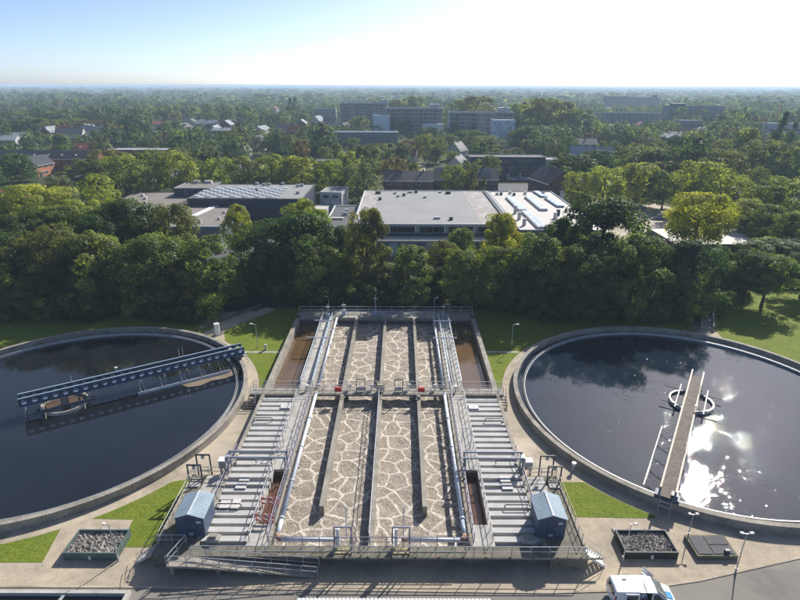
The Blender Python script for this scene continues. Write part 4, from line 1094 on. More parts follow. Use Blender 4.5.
house('cream gable house farther left of the high-rises', -88, 355, 9, 8, 5.4, 9, R(80), 'wall_cream', 'roof_tile_dark', bays=3)
t = block('low long flats with white roof edge in front of the high-rises', -29, 392, 54, 9, 8.4, 'wall_grey', 'roof_pale', name='flats', parapet=.4, edge='frame_white')
for i in range(13):
    for z in (2.2,5.2): window(t, -24.6+i*4.1, -4.54, z, 2.4, 1.5)
t = block('dark flat-roofed shops left of the big green tree', -28, 262, 22, 9, 5.6, 'wall_navy', 'roof_dark', name='shop_row', parapet=.3)
for i in range(5): window(t, -8.5+i*4.2, -4.54, 3.6, 2.8, 1.4)
house('house with red tiled roof and pale gable in the centre', 3.5, 290, 10, 8, 5, 8.2, R(-12), 'wall_cream', 'roof_tile_red', bays=3)
house('narrow house with bright solar roof left of the dark apartments', 25.5, 252, 13, 8, 5.2, 9, R(72), 'wall_cream', 'roof_tile_grey', bays=3, solar=6)
house('narrow house with pale roof below the right high-rise', 31, 312, 10, 8, 5.2, 9.5, R(60), 'wall_white', 'roof_tile_grey', bays=3, solar=4)
def highrise(label, x, y, w, h, fl, bays, lift, endw=True):
    t = block(label, x, y, w, 12, h, 'wall_grey', 'roof_pale', name='apartment_tower', parapet=.6, edge='wall_white')
    fh = h/fl
    bal = MB().box(-w/bays*.42,w/bays*.42,-.9,0,-.1,.95).mesh('balcony', M['brick_red'])
    for f in range(fl):
        MB().box(-w/2,w/2,-6.12,-6.02,(f+1)*fh-.35,(f+1)*fh-.1).build('floor_band', M['wall_white'], t)
        for i in range(bays):
            xx = -w/2+w*(i+.5)/bays
            window(t, xx, -6.04, f*fh+1.55, w/bays*.72, 1.6)
            if i % 3 == 1 and f: put('balcony', bal, t, (xx, -6.13, f*fh+.35))
    MB().box(w/2+.002,w/2+.3,-6,6,0,h+.4).build('end_wall', M['wall_white'], t)
    MB().box(-w/2-.3,-w/2-.002,-6,6,0,h+.4).build('end_wall', M['wall_white'], t)
    MB().box(lift-4,lift+4,-4,5,h+.06,h+3.4).build('lift_house', M['wall_white'], t)
    roofbox(t, lift+1, 0, h+3.4, 2, 2, 1.2)
    for xx in np.linspace(-w/2+4, w/2-10, 5): roofbox(t, float(xx), 1, h+.06, .8, .8, .9, 'plate_white', 'roof_vent')
    return t
highrise('leftmost grey high-rise with red balconies on the skyline', -37.5, 600, 48, 21, 7, 12, 21)
highrise('middle grey high-rise with white lift house on the skyline', 11, 482, 46, 20.5, 7, 12, 17)
highrise('right grey high-rise with red balconies nearest of the three', 58, 424, 46, 20, 7, 12, 17)
t = block('pale blue end block in front of the gap between the high-rises', -15.5, 470, 13, 9, 15.5, 'wall_blue_white', 'roof_white', name='panel_block')
for f in range(5):
    for i in range(2): window(t, 6.54, -2+4*i, 1.8+3*f, 2.0, 1.4, math.pi/2)
t = block('pale low stair block in front of the middle high-rise', 26.0, 466, 17, 9, 9, 'wall_blue_white', 'roof_white', name='stair_block'); window(t, 0, -4.54, 6, 3, 1.5)
t = block('white patterned tower block right of the high-rise', 67.0, 380, 14, 12, 17.0, 'wall_blue_white', 'roof_white', name='panel_tower', parapet=.5)
for f in range(6):
    for i in range(9):
        if (i*7+f*3) % 4: MB().box(-6.2+i*1.5,-5.5+i*1.5,-6.05,-6.01,.6+f*2.7+(i%2)*.8,2.6+f*2.7+(i%2)*.8).build('facade_panel', M['wall_bluegrey' if (i+f) % 3 else 'wall_white'], t)
for f in range(5): window(t, 7.04, 0, 2+3*f, 2.0, 1.5, math.pi/2)
KEEP += [(342,102,388,124,590), (384,105,442,131,460), (449,108,512,140,410), (488,119,514,147,370), (339,132,410,142,385), (103,146,160,156,270)]
# far blocks on the right skyline
for k, (u0, u1, vb, vt, y, lab) in enumerate(((603,627,108,96.5,1150,'hazy pale block on the right skyline, left half'),(627,659,108,97.5,1150,'hazy grey block on the right skyline with roof masts'),
        (565,660,119.5,113,640,'long low hazy flats in front of the right skyline'),(666,722,121,107,620,'stepped dark hazy flats right of the skyline block'),(679,702,131,121,470,'hazy flats with grey roof among the right woods'),(766,800,136,124,430,'white roofed hall beside the leaning poplars'),(314,336,119,109,680,'white roofed school far left of the high-rises'))):
    a = at_y(u0, vb, y); b = at_y(u1, vb, y); top = at_y((u0+u1)/2, vt, y)[2]
    w = b[0]-a[0]; h = max(5, top)
    t = block(lab, (a[0]+b[0])/2, y+6, w, 12, h, 'wall_white' if k == 5 else 'wall_grey', 'roof_pale', name='far_block', parapet=.5, edge='wall_white' if k != 3 else 'wall_navy')
    fl = max(1, int(h/3.2)); nb = max(3, int(w/6))
    for f in range(fl):
        for i in range(nb): window(t, -w/2+w*(i+.5)/nb, -6.04, f*3.2+1.7, w/nb*.62, 1.6, bars=0)
    if k == 1:
        roofbox(t, w*.35, 0, h, 8, 6, 5, 'dark_steel', 'lift_house')
        for e in (-1,1): MB().tube([(w*.35+e*5,0,h),(w*.35+e*5,0,h+9)], .5, 6).build('mast', M['dark_steel'], t)
    if k == 3: roofbox(t, -w*.3, 0, h, 14, 8, 3.5, 'wall_navy', 'lift_house')
    KEEP.append((u0,vt,u1,vt+7,y-10))
# scattered far houses: (u, v of base, colours)
WORDS = {'wall_white':'white','wall_cream':'cream','brick_brown':'brown brick','brick_red':'red brick','roof_tile_red':'red','roof_tile_grey':'grey','roof_tile_dark':'dark','roof_pale':'pale'}
hr = random.Random(21)
HS = [(30,133),(42,134),(52,136),(60,135),(66,133),(72,137),(79,135),(86,134),(98,136),(108,137),(116,138),(157,125),(163,127),(170,126),(186,124),(193,126),(201,125),(208,126),(216,133),(224,135),(233,124),
      (228,128),(262,132),(275,109),(286,131),(294,134),(302,126),(318,122),(330,124),(336,131),(345,131),(590,160),(583,148),(668,142),(676,140),(757,152),(770,153),(640,128),(700,135),(745,155),(150,134),(14,141),(5,146),(92,130),(130,132),(184,129)]
HL = {}
for k, (u, v) in enumerate(HS):
    x, y = on_z(u, v+3.5)
    wl = hr.choice(['wall_white','wall_white','wall_cream','brick_brown']); rf = hr.choice(['roof_tile_grey','roof_pale','roof_tile_dark','roof_pale','roof_tile_red'])
    side = 'far left' if u < 150 else 'left' if u < 260 else 'left of the high-rises' if u < 400 else 'right'
    key = (wl, rf, side); HL.setdefault(key, []).append((u, x, y))
for (wl, rf, side), lst in HL.items():
    for i, (u, x, y) in enumerate(sorted(lst)):
        lab = 'far %s house with %s roof in %s woods' % (WORDS[wl], WORDS[rf], side)
        if side == 'left of the high-rises': lab = 'far %s house with %s roof left of high-rises' % (WORDS[wl], WORDS[rf])
        if len(lst) > 1: lab += ', %s from left' % ORD[i]
        house(lab, x, y, hr.uniform(10,22), hr.uniform(8,10), hr.uniform(4.5,6), hr.uniform(7.5,9.5), R(hr.choice([0,10,-15,80,95])), wl, rf, chimneys=1, group='small far houses among the trees', bays=3)
        if i % 2 == 0: KEEP.append((u-3,to_px(x,y,8)[1],u+3,to_px(x,y,5)[1],y-6))
# yellow crane on the right horizon
cx_, cy_, cz_ = at_y(775.5, 124, 560)
t = thing('construction_crane', 'slim yellow construction crane on the right horizon', 'crane', (cx_,cy_,0))
for e in (-1,1):
    for g_ in (-1,1): MB().tube([(e*.7-1.5,g_*.7,0),(e*.7+1.5,g_*.7,25)], .22, 5).build('mast_leg', M['crane'], t)
for i in range(9): MB().tube([(-.7-1.5+3*i/9.,-.7,25*i/9.),(.7-1.5+3*(i+1)/9.,-.7,25*(i+1)/9.)], .12, 4).build('lattice_bar', M['crane'], t)
MB().tube([(4,0,24.5),(-30,0,22.8)], .3, 5).build('jib', M['crane'], t); MB().box(.3,2.6,-1,1,24.6,26.6).build('cab', M['plate_white'], t)
KEEP.append((772,111,780,124,555))

# ------------------------------------------------------------------ vehicles
def paint(name, col, rough=.25):
    m, nt, bs, out = nodes(name)
    n = noise(nt, worldpos(nt), 2.5, 5, .6)
    c = ramp(nt, n.outputs[0], [(.35, tuple(x*.9 for x in col)), (.7, col)]).outputs[0]
    nt.links.new(c, bs.inputs['Base Color']); bs.inputs['Roughness'].default_value = rough
    bs.inputs['Coat Weight'].default_value = .5; bs.inputs['Coat Roughness'].default_value = .08
    return m
PAINT = {'white': paint('car_white', (.78,.79,.80)), 'silver': paint('car_silver', (.42,.44,.46)), 'dark': paint('car_dark', (.03,.035,.045)), 'blue': paint('car_blue', (.06,.12,.25)), 'red': paint('car_red', (.35,.04,.03))}
M['livery_blue'] = paint('livery_blue', (.05,.30,.62)); M['livery_red'] = paint('livery_red', (.60,.04,.06)); M['tail_red'] = paint('tail_lamp_red', (.40,.02,.02))
def loft(stations, skip=()):
    """stations (x, half width low, half width belt, z belt, half width top, z top); cross-section of 9 points"""
    mb = MB(); n = 9
    for (x, wl, wb, zb, wt, zt) in stations:
        zl = .28
        mb.v += [(x,-wl,zl),(x,-wb,(zl+zb)/2),(x,-wb*.99,zb),(x,-wt,zt-.06),(x,0,zt),(x,wt,zt-.06),(x,wb*.99,zb),(x,wb,(zl+zb)/2),(x,wl,zl)]
    for i in range(len(stations)-1):
        for j in range(n):
            if (i, j) in skip: continue
            a, b = i*n+j, i*n+(j+1)%n
            mb.f.append((a, b, b+n, a+n))
    e = (len(stations)-1)*n
    mb.f += [tuple(range(n-1,-1,-1)), tuple(e+i for i in range(n))]
    return mb
def wheels(t, xs, wy, r):
    ty = MB().tube([(0,-.1,0),(0,.1,0)], r, 18).mesh('tyre', M['black']); rm = MB().tube([(0,-.112,0),(0,.112,0)], r*.62, 12).mesh('rim', M['galv'])
    for x in xs:
        for e in (-1,1):
            w = put('wheel', ty, t, (x, e*wy, r)); put('rim', rm, w)
def car(label, x, y, rz, col, group='parked cars'):
    t = thing('parked_car', label, 'car', (x,y,0), rz, group)
    st = [(-2.1,.75,.78,.7,.70,.85),(-1.95,.80,.86,.85,.72,1.05),(-1.5,.82,.88,.92,.62,1.38),(-.2,.82,.88,.92,.62,1.45),(.45,.82,.88,.92,.60,1.38),(1.1,.82,.87,.90,.72,.98),(1.8,.80,.84,.80,.68,.88),(2.1,.70,.74,.6,.60,.68)]
    loft(st).build('body', PAINT[col], t, smooth=False)
    g = MB().quad((.47,-.58,1.36),(.47,.58,1.36),(1.08,.70,1.005),(1.08,-.70,1.005)); g.v = [(a+.012,b,c+.012) for a,b,c in g.v]; g.build('windscreen', M['glass'], t)
    MB().quad((-1.52,-.58,1.37),(-1.52,.58,1.37),(-1.97,.68,1.06),(-1.97,-.68,1.06)).build('rear_window', M['glass'], t)
    for e in (-1,1): MB().quad((-1.4,e*.885,.96),(.7,e*.885,.96),(.4,e*.655,1.36),(-1.3,e*.655,1.37)).build('side_window', M['glass'], t)
    wheels(t, (-1.35,1.3), .80, .31)
    for e in (-1,1): MB().box(2.02,2.1,e*.5-.15,e*.5+.15,.58,.68).build('headlight', M['plate_white'], t)
    return t
VX, VY = 19.1, 32.15
t = thing('delivery_van', 'white van with blue trim and its sliding side door open on the road', 'van', (VX,VY,0), R(-1.0))
st = [(-2.48,.86,.90,1.1,.76,1.86),(-2.38,.90,.95,1.1,.82,1.95),(-.62,.91,.96,1.1,.84,1.98),(.28,.91,.96,1.1,.84,1.97),(.72,.91,.96,1.1,.80,1.92),(1.62,.91,.95,1.06,.80,1.20),(2.12,.88,.91,.92,.74,1.06),(2.36,.80,.82,.75,.64,.88),(2.46,.68,.70,.5,.55,.62)]
vb = loft(st, skip={(2,0),(2,1),(2,2)}).build('body', PAINT['white'], t); bv = vb.modifiers.new('soft_edges','BEVEL'); bv.width = .07; bv.segments = 3; bv.limit_method = 'ANGLE'; bv.angle_limit = R(25)
mb = MB().box(-.60,.26,-.88,-.0,.40,.46).box(-.60,.26,.02,.08,.46,1.85).box(-.64,-.60,-.88,.05,.46,1.85).box(.26,.30,-.88,.05,.46,1.85)
mb.build('cabin_liner', M['black'], t)
MB().box(-.52,.20,-.5,-.05,.461,.85).build('bench', M['dark_steel'], t)
sd = MB(); sd.v += [(-1.72,-1.0,.35),(-.70,-1.0,.35),(-.70,-1.02,1.12),(-.70,-.93,1.84),(-1.72,-.93,1.84),(-1.72,-1.02,1.12)]; sd.v += [(a,b+.06,c) for a,b,c in sd.v]
sd.f += [(0,1,2,5),(5,2,3,4),(6,11,8,7),(11,10,9,8),(0,6,7,1),(1,7,8,2),(2,8,9,3),(3,9,10,4),(4,10,11,5),(5,11,6,0)]
so = sd.build('sliding_door', PAINT['white'], t); MB().quad((-1.64,-1.022,1.18),(-.78,-1.022,1.18),(-.78,-.965,1.70),(-1.64,-.965,1.70)).build('side_window', M['glass'], so)
MB().quad((.42,-.965,1.14),(1.32,-.955,1.14),(.80,-.845,1.74),(.42,-.868,1.74)).build('side_window', M['glass'], t)
MB().quad((.42,.965,1.14),(1.32,.955,1.14),(.80,.845,1.74),(.42,.868,1.74)).build('side_window', M['glass'], t)
MB().quad((.78,-.74,1.91),(.78,.74,1.91),(1.62,.76,1.24),(1.62,-.76,1.24)).build('windscreen', M['glass_screen'], t)
MB().box(-2.50,-2.486,-.62,.62,1.2,1.75).build('rear_window', M['glass'], t)
fd = thing_door = put('front_door', MB().box(-.02,1.0,-.03,.03,.4,1.12).mesh('front_door', PAINT['white']), t, (1.12,.99,0), R(118))
MB().box(.02,.95,-.02,.02,1.16,1.7).build('door_glass', M['glass_sky'], fd); MB().box(-.02,1.0,-.032,.032,1.7,1.75).build('door_frame', M['dark_steel'], fd)
MB().quad((1.66,-.60,1.198),(1.66,.0,1.228),(2.14,.0,1.082),(2.14,-.58,1.06)).build('hood_stripe', M['livery_blue'], t)
MB().quad((1.5,-.965,.45),(2.1,-.925,.45),(2.05,-.925,.88),(1.75,-.955,.98)).build('side_stripe', M['livery_blue'], t)
MB().box(-2.49,-2.2,-.965,-.90,.6,1.05).build('rear_stripe', M['livery_blue'], t); MB().box(-2.5,-2.36,-.90,-.84,1.0,1.5).build('tail_lamp', M['tail_red'], t)
MB().box(-2.49,-2.2,.90,.965,.6,1.05).build('rear_stripe', M['livery_blue'], t); MB().box(-2.5,-2.36,.84,.90,1.0,1.5).build('tail_lamp', M['tail_red'], t)
MB().quad((1.0,-.972,.55),(1.10,-.972,.55),(1.2,-.972,.95),(1.05,-.972,.95)).build('red_emblem', M['livery_red'], t)
MB().quad((-1.55,-1.012,.78),(-1.2,-1.012,.78),(-1.2,-1.016,.92),(-1.55,-1.016,.92)).build('door_emblem', M['livery_red'], t); MB().quad((-1.15,-1.012,.76),(-.82,-1.012,.76),(-.82,-1.016,.90),(-1.15,-1.016,.90)).build('door_emblem', M['livery_blue'], t)
MB().box(-.1,-.06,-.78,.78,1.985,2.0).build('roof_seam', M['dark_steel'], t); MB().box(-1.6,-1.3,.3,.42,1.97,2.0).build('roof_fin', M['dark_steel'], t)
MB().box(1.25,1.42,-1.16,-.98,1.12,1.36).build('wing_mirror', M['black'], t); MB().box(2.3,2.5,-.72,.72,.34,.56).build('bumper', M['black'], t)
for e in (-1,1): MB().box(2.16,2.38,e*.68-.12,e*.68+.12,.7,.86).build('headlight', M['plate_white'], t)
wheels(t, (-1.55,1.50), .86, .33)

def person_seated(label, loc, rz):
    t = thing('person', label, 'person', loc, rz)
    V = []; E_ = []; Rd = []
    def v(p, r, prev=None):
        V.append(p); Rd.append(r)
        if prev is not None: E_.append((prev, len(V)-1))
        return len(V)-1
    pel = v((0,0,.10), .13); be = v((0,-.02,.28), .125, pel); ch = v((0,-.04,.47), .15, be); nk = v((0,-.05,.60), .055, ch); hd0 = v((0,-.07,.68), .075, nk); hd1 = v((0,-.08,.78), .085, hd0); v((0,-.08,.85), .06, hd1)
    for e in (-1,1):
        hip = v((e*.10,-.03,.09), .09, pel); kn = v((e*.14,-.43,.13), .065, hip); an = v((e*.14,-.46,-.28), .045, kn); v((e*.15,-.60,-.33), .035, an)
        sh = v((e*.19,-.04,.53), .06, ch); el = v((e*.26,-.12,.27), .045, sh); wr = v((e*.16,-.33,.22), .03, el); pm = v((e*.14,-.39,.205), .032, wr)
        for k in range(4): 
            f = v((e*(.10+.022*k),-.44,.205), .010, pm); v((e*(.10+.022*k),-.47-.008*(k%2),.185), .009, f)
        th = v((e*.10,-.385,.215), .011, pm); v((e*.085,-.42,.20), .010, th)
    me = bpy.data.meshes.new('body'); me.from_pydata(V, E_, [])
    o = bpy.data.objects.new('tmp_body', me); COL.objects.link(o)
    sk = o.modifiers.new('skin','SKIN'); sk.use_smooth_shade = True
    for i, d in enumerate(me.skin_vertices[0].data): d.radius = (Rd[i], Rd[i]); d.use_root = (i == 0)
    ss = o.modifiers.new('sub','SUBSURF'); ss.levels = 1; ss.render_levels = 1
    dg = bpy.context.evaluated_depsgraph_get(); ev = o.evaluated_get(dg); bm_ = bpy.data.meshes.new_from_object(ev)
    bpy.data.objects.remove(o)
    bm_.name = 'body'
    for m in ('skin','shirt','trousers'): bm_.materials.append(M[m])
    for p in bm_.polygons:
        c = p.center
        p.material_index = 1 if (c.z > .16 and c.z < .585 and not (c.y < -.24)) else 2 if (c.z <= .2 and c.y > -.6 and not (c.y < -.34 and c.z > .165)) else 0
    put('body', bm_, t)
    h = MB(); n = 10
    for j in range(5):
        a = j/4*math.pi*.52
        for i in range(n): h.v.append((.098*math.sin(a)*math.cos(2*math.pi*i/n), -.065+.105*math.sin(a)*math.sin(2*math.pi*i/n), .80+.115*math.cos(a)))
    for j in range(4):
        for i in range(n): h.f.append((j*n+i, j*n+(i+1)%n, (j+1)*n+(i+1)%n, (j+1)*n+i))
    h.build('hair', M['bark'], t)
    return t
M['skin'] = mat('skin', (.50,.33,.25), .6, .05, 3); M['shirt'] = mat('pale_shirt', (.60,.62,.66), .9, .1, 4); M['trousers'] = mat('dark_trousers', (.05,.055,.07), .9, .2, 4)
person_seated('person in a pale shirt sitting in the open side door of the van', (VX-.17, VY-.42, .85), 0)

CARS = [(512.5,179,0,'white','white car parked in the court, left of three'),(518.5,179,0,'silver','silver car parked in the court, middle of three'),(524.5,179,0,'white','white car parked in the court, right of three'),
        (157,182.5,80,'dark','dark car nearest the corner of the left street'),(150,185.5,80,'dark','dark car second in line on the left street'),(144,187,80,'silver','silver car in the line on the left street'),(133,194,80,'dark','dark car parked lower down the left street'),(66,201,20,'silver','silver car under the yellow trees at the left'),(80,203,20,'silver','silver car beside the yellow tree at the left'),
        (716,259,60,'silver','silver car in front of the garage door, left'),(738,259,110,'silver','silver car in front of the garage, right'),(661,217,0,'silver','car standing on the sandy car park, left one'),(670,215,20,'blue','blue car on the sandy car park near the yellow tree'),(640,207,0,'silver','car at the far edge of the sandy car park'),(572,203,90,'dark','dark car at the end of the white factory wing'),(786,155,0,'white','white car between the trees at the right edge')]
for u, v, rz, col, lab in CARS:
    x, y = on_z(u, v, .6)
    car(lab, x, y, R(rz), col); KEEP.append((u-5,v-4,u+5,v+3,y-2)); FOOT.append((x,y,3,3))
t = thing('sail_flag', 'tall white flag on a pole beside the white factory wing', 'flag', (*on_z(558.5,207),0))
MB().tube([(0,0,0),(0,0,5.6)], .06, 6).build('pole', M['galv'], t); MB().box(.06,1.6,-.03,.03,2.2,5.4).build('flag_cloth', M['white'], t)

# ------------------------------------------------------------------ trees
def leaf_cloud(r, H, Rad, base, shape, ncl, per, leaf, clump_k=.2):
    """quads of leaves set in clumps through an uneven crown envelope; returns (verts (n,4,3), clump value per quad)"""
    ph = r.random(6)*6.28
    t = r.random(ncl)
    if shape == 'cone': t = t**1.6
    z = base+(1-base)*t
    def env(t, a):
        if shape == 'round': e = np.sqrt(np.clip(1-(np.abs(t-.46)/.56)**2.3, .03, 1))
        elif shape == 'oval': e = np.sqrt(np.clip(1-(np.abs(t-.45)/.57)**2.0, .02, 1))
        elif shape == 'cone': e = np.clip(1.02-t, .05, 1)**.8
        elif shape == 'poplar': e = np.clip(np.sin(np.clip(t*1.05+.05,0,1)*math.pi)**.6, .1, 1)
        else: e = np.sqrt(np.clip(1-(np.abs(t-.5)/.52)**2.6, .05, 1))
        return e*(1+.16*np.sin(2*a+ph[0]+3*t)+.12*np.sin(3*a+ph[1]-4*t)+.08*np.sin(5*a+ph[2]))
    a = r.random(ncl)*6.283
    rad = env(t, a)*np.where(r.random(ncl) < .72, .72+.26*r.random(ncl), .68*np.sqrt(r.random(ncl)))
    C = np.stack([Rad*rad*np.cos(a), Rad*rad*np.sin(a), H*z], 1)
    cr = Rad*clump_k*(.65+.7*r.random(ncl))
    C[:,2] = np.minimum(C[:,2], H-cr*.7)
    cv = np.clip(.5+.26*r.normal(0,1,ncl), 0, 1)
    n = ncl*per; idx = np.repeat(np.arange(ncl), per)
    d = r.normal(0,1,(n,3)); d[:,2] += .25; d /= np.linalg.norm(d,axis=1,keepdims=True)
    rr = cr[idx]*(.55+.52*r.random(n)**.6)
    P = C[idx]+d*rr[:,None]*np.array([1.1,1.1,.85])
    dc = (P-np.array([0,0,H*(base+(1-base)*.42)]))/np.array([Rad,Rad,H*(1-base)*.5]); dc /= np.linalg.norm(dc,axis=1,keepdims=True)+1e-6
    nrm = d*.75+dc*.55+r.normal(0,.38,(n,3)); nrm[:,2] += .2; nrm /= np.linalg.norm(nrm,axis=1,keepdims=True)
    ref = r.normal(0,1,(n,3)); t1 = np.cross(nrm, ref); t1 /= np.linalg.norm(t1,axis=1,keepdims=True)+1e-9; t2 = np.cross(nrm, t1)
    s = leaf*(.55+.8*r.random(n))[:,None]
    t1 = t1*s*.5; t2 = t2*s*.36
    Q = np.stack([P-t1, P+t2-t1*.15, P+t1, P-t2-t1*.15], 1)
    val = np.clip(cv[idx]+r.normal(0,.12,n), 0, 1)
    k = Rad/np.percentile(np.hypot(Q[...,0], Q[...,1]), 98.5); Q[...,:2] *= k
    zt = np.percentile(Q[...,2], 99.8); Q[...,2] = np.where(Q[...,2] > H*.5, H*.5+(Q[...,2]-H*.5)*(H*.5)/(zt-H*.5), Q[...,2])
    return Q, val
def quadmesh(name, Q, val, m, tint=None):
    n = len(Q); me = bpy.data.meshes.new(name)
    me.vertices.add(n*4); me.vertices.foreach_set('co', Q.astype(np.float32).ravel())
    me.loops.add(n*4); me.loops.foreach_set('vertex_index', np.arange(n*4, dtype=np.int32))
    me.polygons.add(n); me.polygons.foreach_set('loop_start', np.arange(0,n*4,4,dtype=np.int32)); me.polygons.foreach_set('loop_total', np.full(n,4,dtype=np.int32))
    at = me.attributes.new('clump','FLOAT','FACE'); at.data.foreach_set('value', val.astype(np.float32))
    if tint is not None:
        ac = me.attributes.new('tint','FLOAT_COLOR','FACE'); ac.data.foreach_set('color', np.concatenate([tint,np.ones((n,1))],1).astype(np.float32).ravel())
    me.materials.append(m); me.update(calc_edges=True)
    return me
def trunk_mesh(seed, H, base, Rad):
    r = random.Random(seed); mb = MB()
    lean = r.uniform(-.3,.3)
    mb.tube([(0,0,-.1),(lean*.3,0,H*base*.6),(lean,r.uniform(-.3,.3),H*.62),(lean*1.2,0,H*.86)], .32, 8, r1=.06)
    for i in range(7):
        a = i*2.4+r.random(); z = H*(base+.05+.35*r.random()); L = Rad*(.5+.35*r.random())
        mb.tube([(lean*.5,0,z),(lean*.5+L*.5*math.cos(a),L*.5*math.sin(a),z+L*.35),(L*math.cos(a),L*math.sin(a),z+L*.85)], .13, 5, r1=.03)
    return mb.mesh('trunk', M['bark'])
NR = np.random.default_rng(77)
PROTO = {}
def protos(key, n, H, Rad, base, shape, ncl, per, leaf, ck=.2):
    PROTO[key] = [(quadmesh('crown', *leaf_cloud(NR, H, Rad, base, shape, ncl, per, leaf, ck), M['leaf']), trunk_mesh(n*7+i, H, base, Rad), H, Rad) for i in range(n)]
protos('near_round', 6, 12, 5, .10, 'round', 115, 190, .34, .205)
protos('near_oval', 3, 12, 4, .08, 'oval', 100, 190, .33, .22)
protos('near_high', 2, 12, 5, .34, 'dome', 95, 180, .34, .205)
protos('mid_round', 6, 12, 5, .12, 'round', 75, 100, .46, .22)
protos('mid_oval', 3, 12, 4, .12, 'oval', 62, 80, .50, .24)
protos('cone', 2, 12, 3, .06, 'cone', 70, 50, .5, .2)
protos('poplar', 2, 20, 2, .05, 'poplar', 70, 55, .6, .5)
protos('bush', 3, 3.2, 2.2, .0, 'dome', 40, 70, .30, .28)
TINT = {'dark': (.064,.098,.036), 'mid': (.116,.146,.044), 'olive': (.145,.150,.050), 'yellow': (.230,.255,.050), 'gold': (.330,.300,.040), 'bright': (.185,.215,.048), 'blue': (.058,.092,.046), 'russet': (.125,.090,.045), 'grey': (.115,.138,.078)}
CWORD = {'gold':'golden yellow','dark':'dark green','mid':'mid green','olive':'olive green','yellow':'yellow-green','bright':'bright green','blue':'blue-green','russet':'russet brown','grey':'grey-green'}
TREES = []         # (u, y, x, height, radius, colour, kind, seed)
def ptree(u, vt, y, wpx, col, kind='round'):
    x, _, top = at_y(u, vt, y); rad = wpx/2*depth(y, top*.6)/F_PX
    TREES.append([u, y, x, top, rad, col, kind])
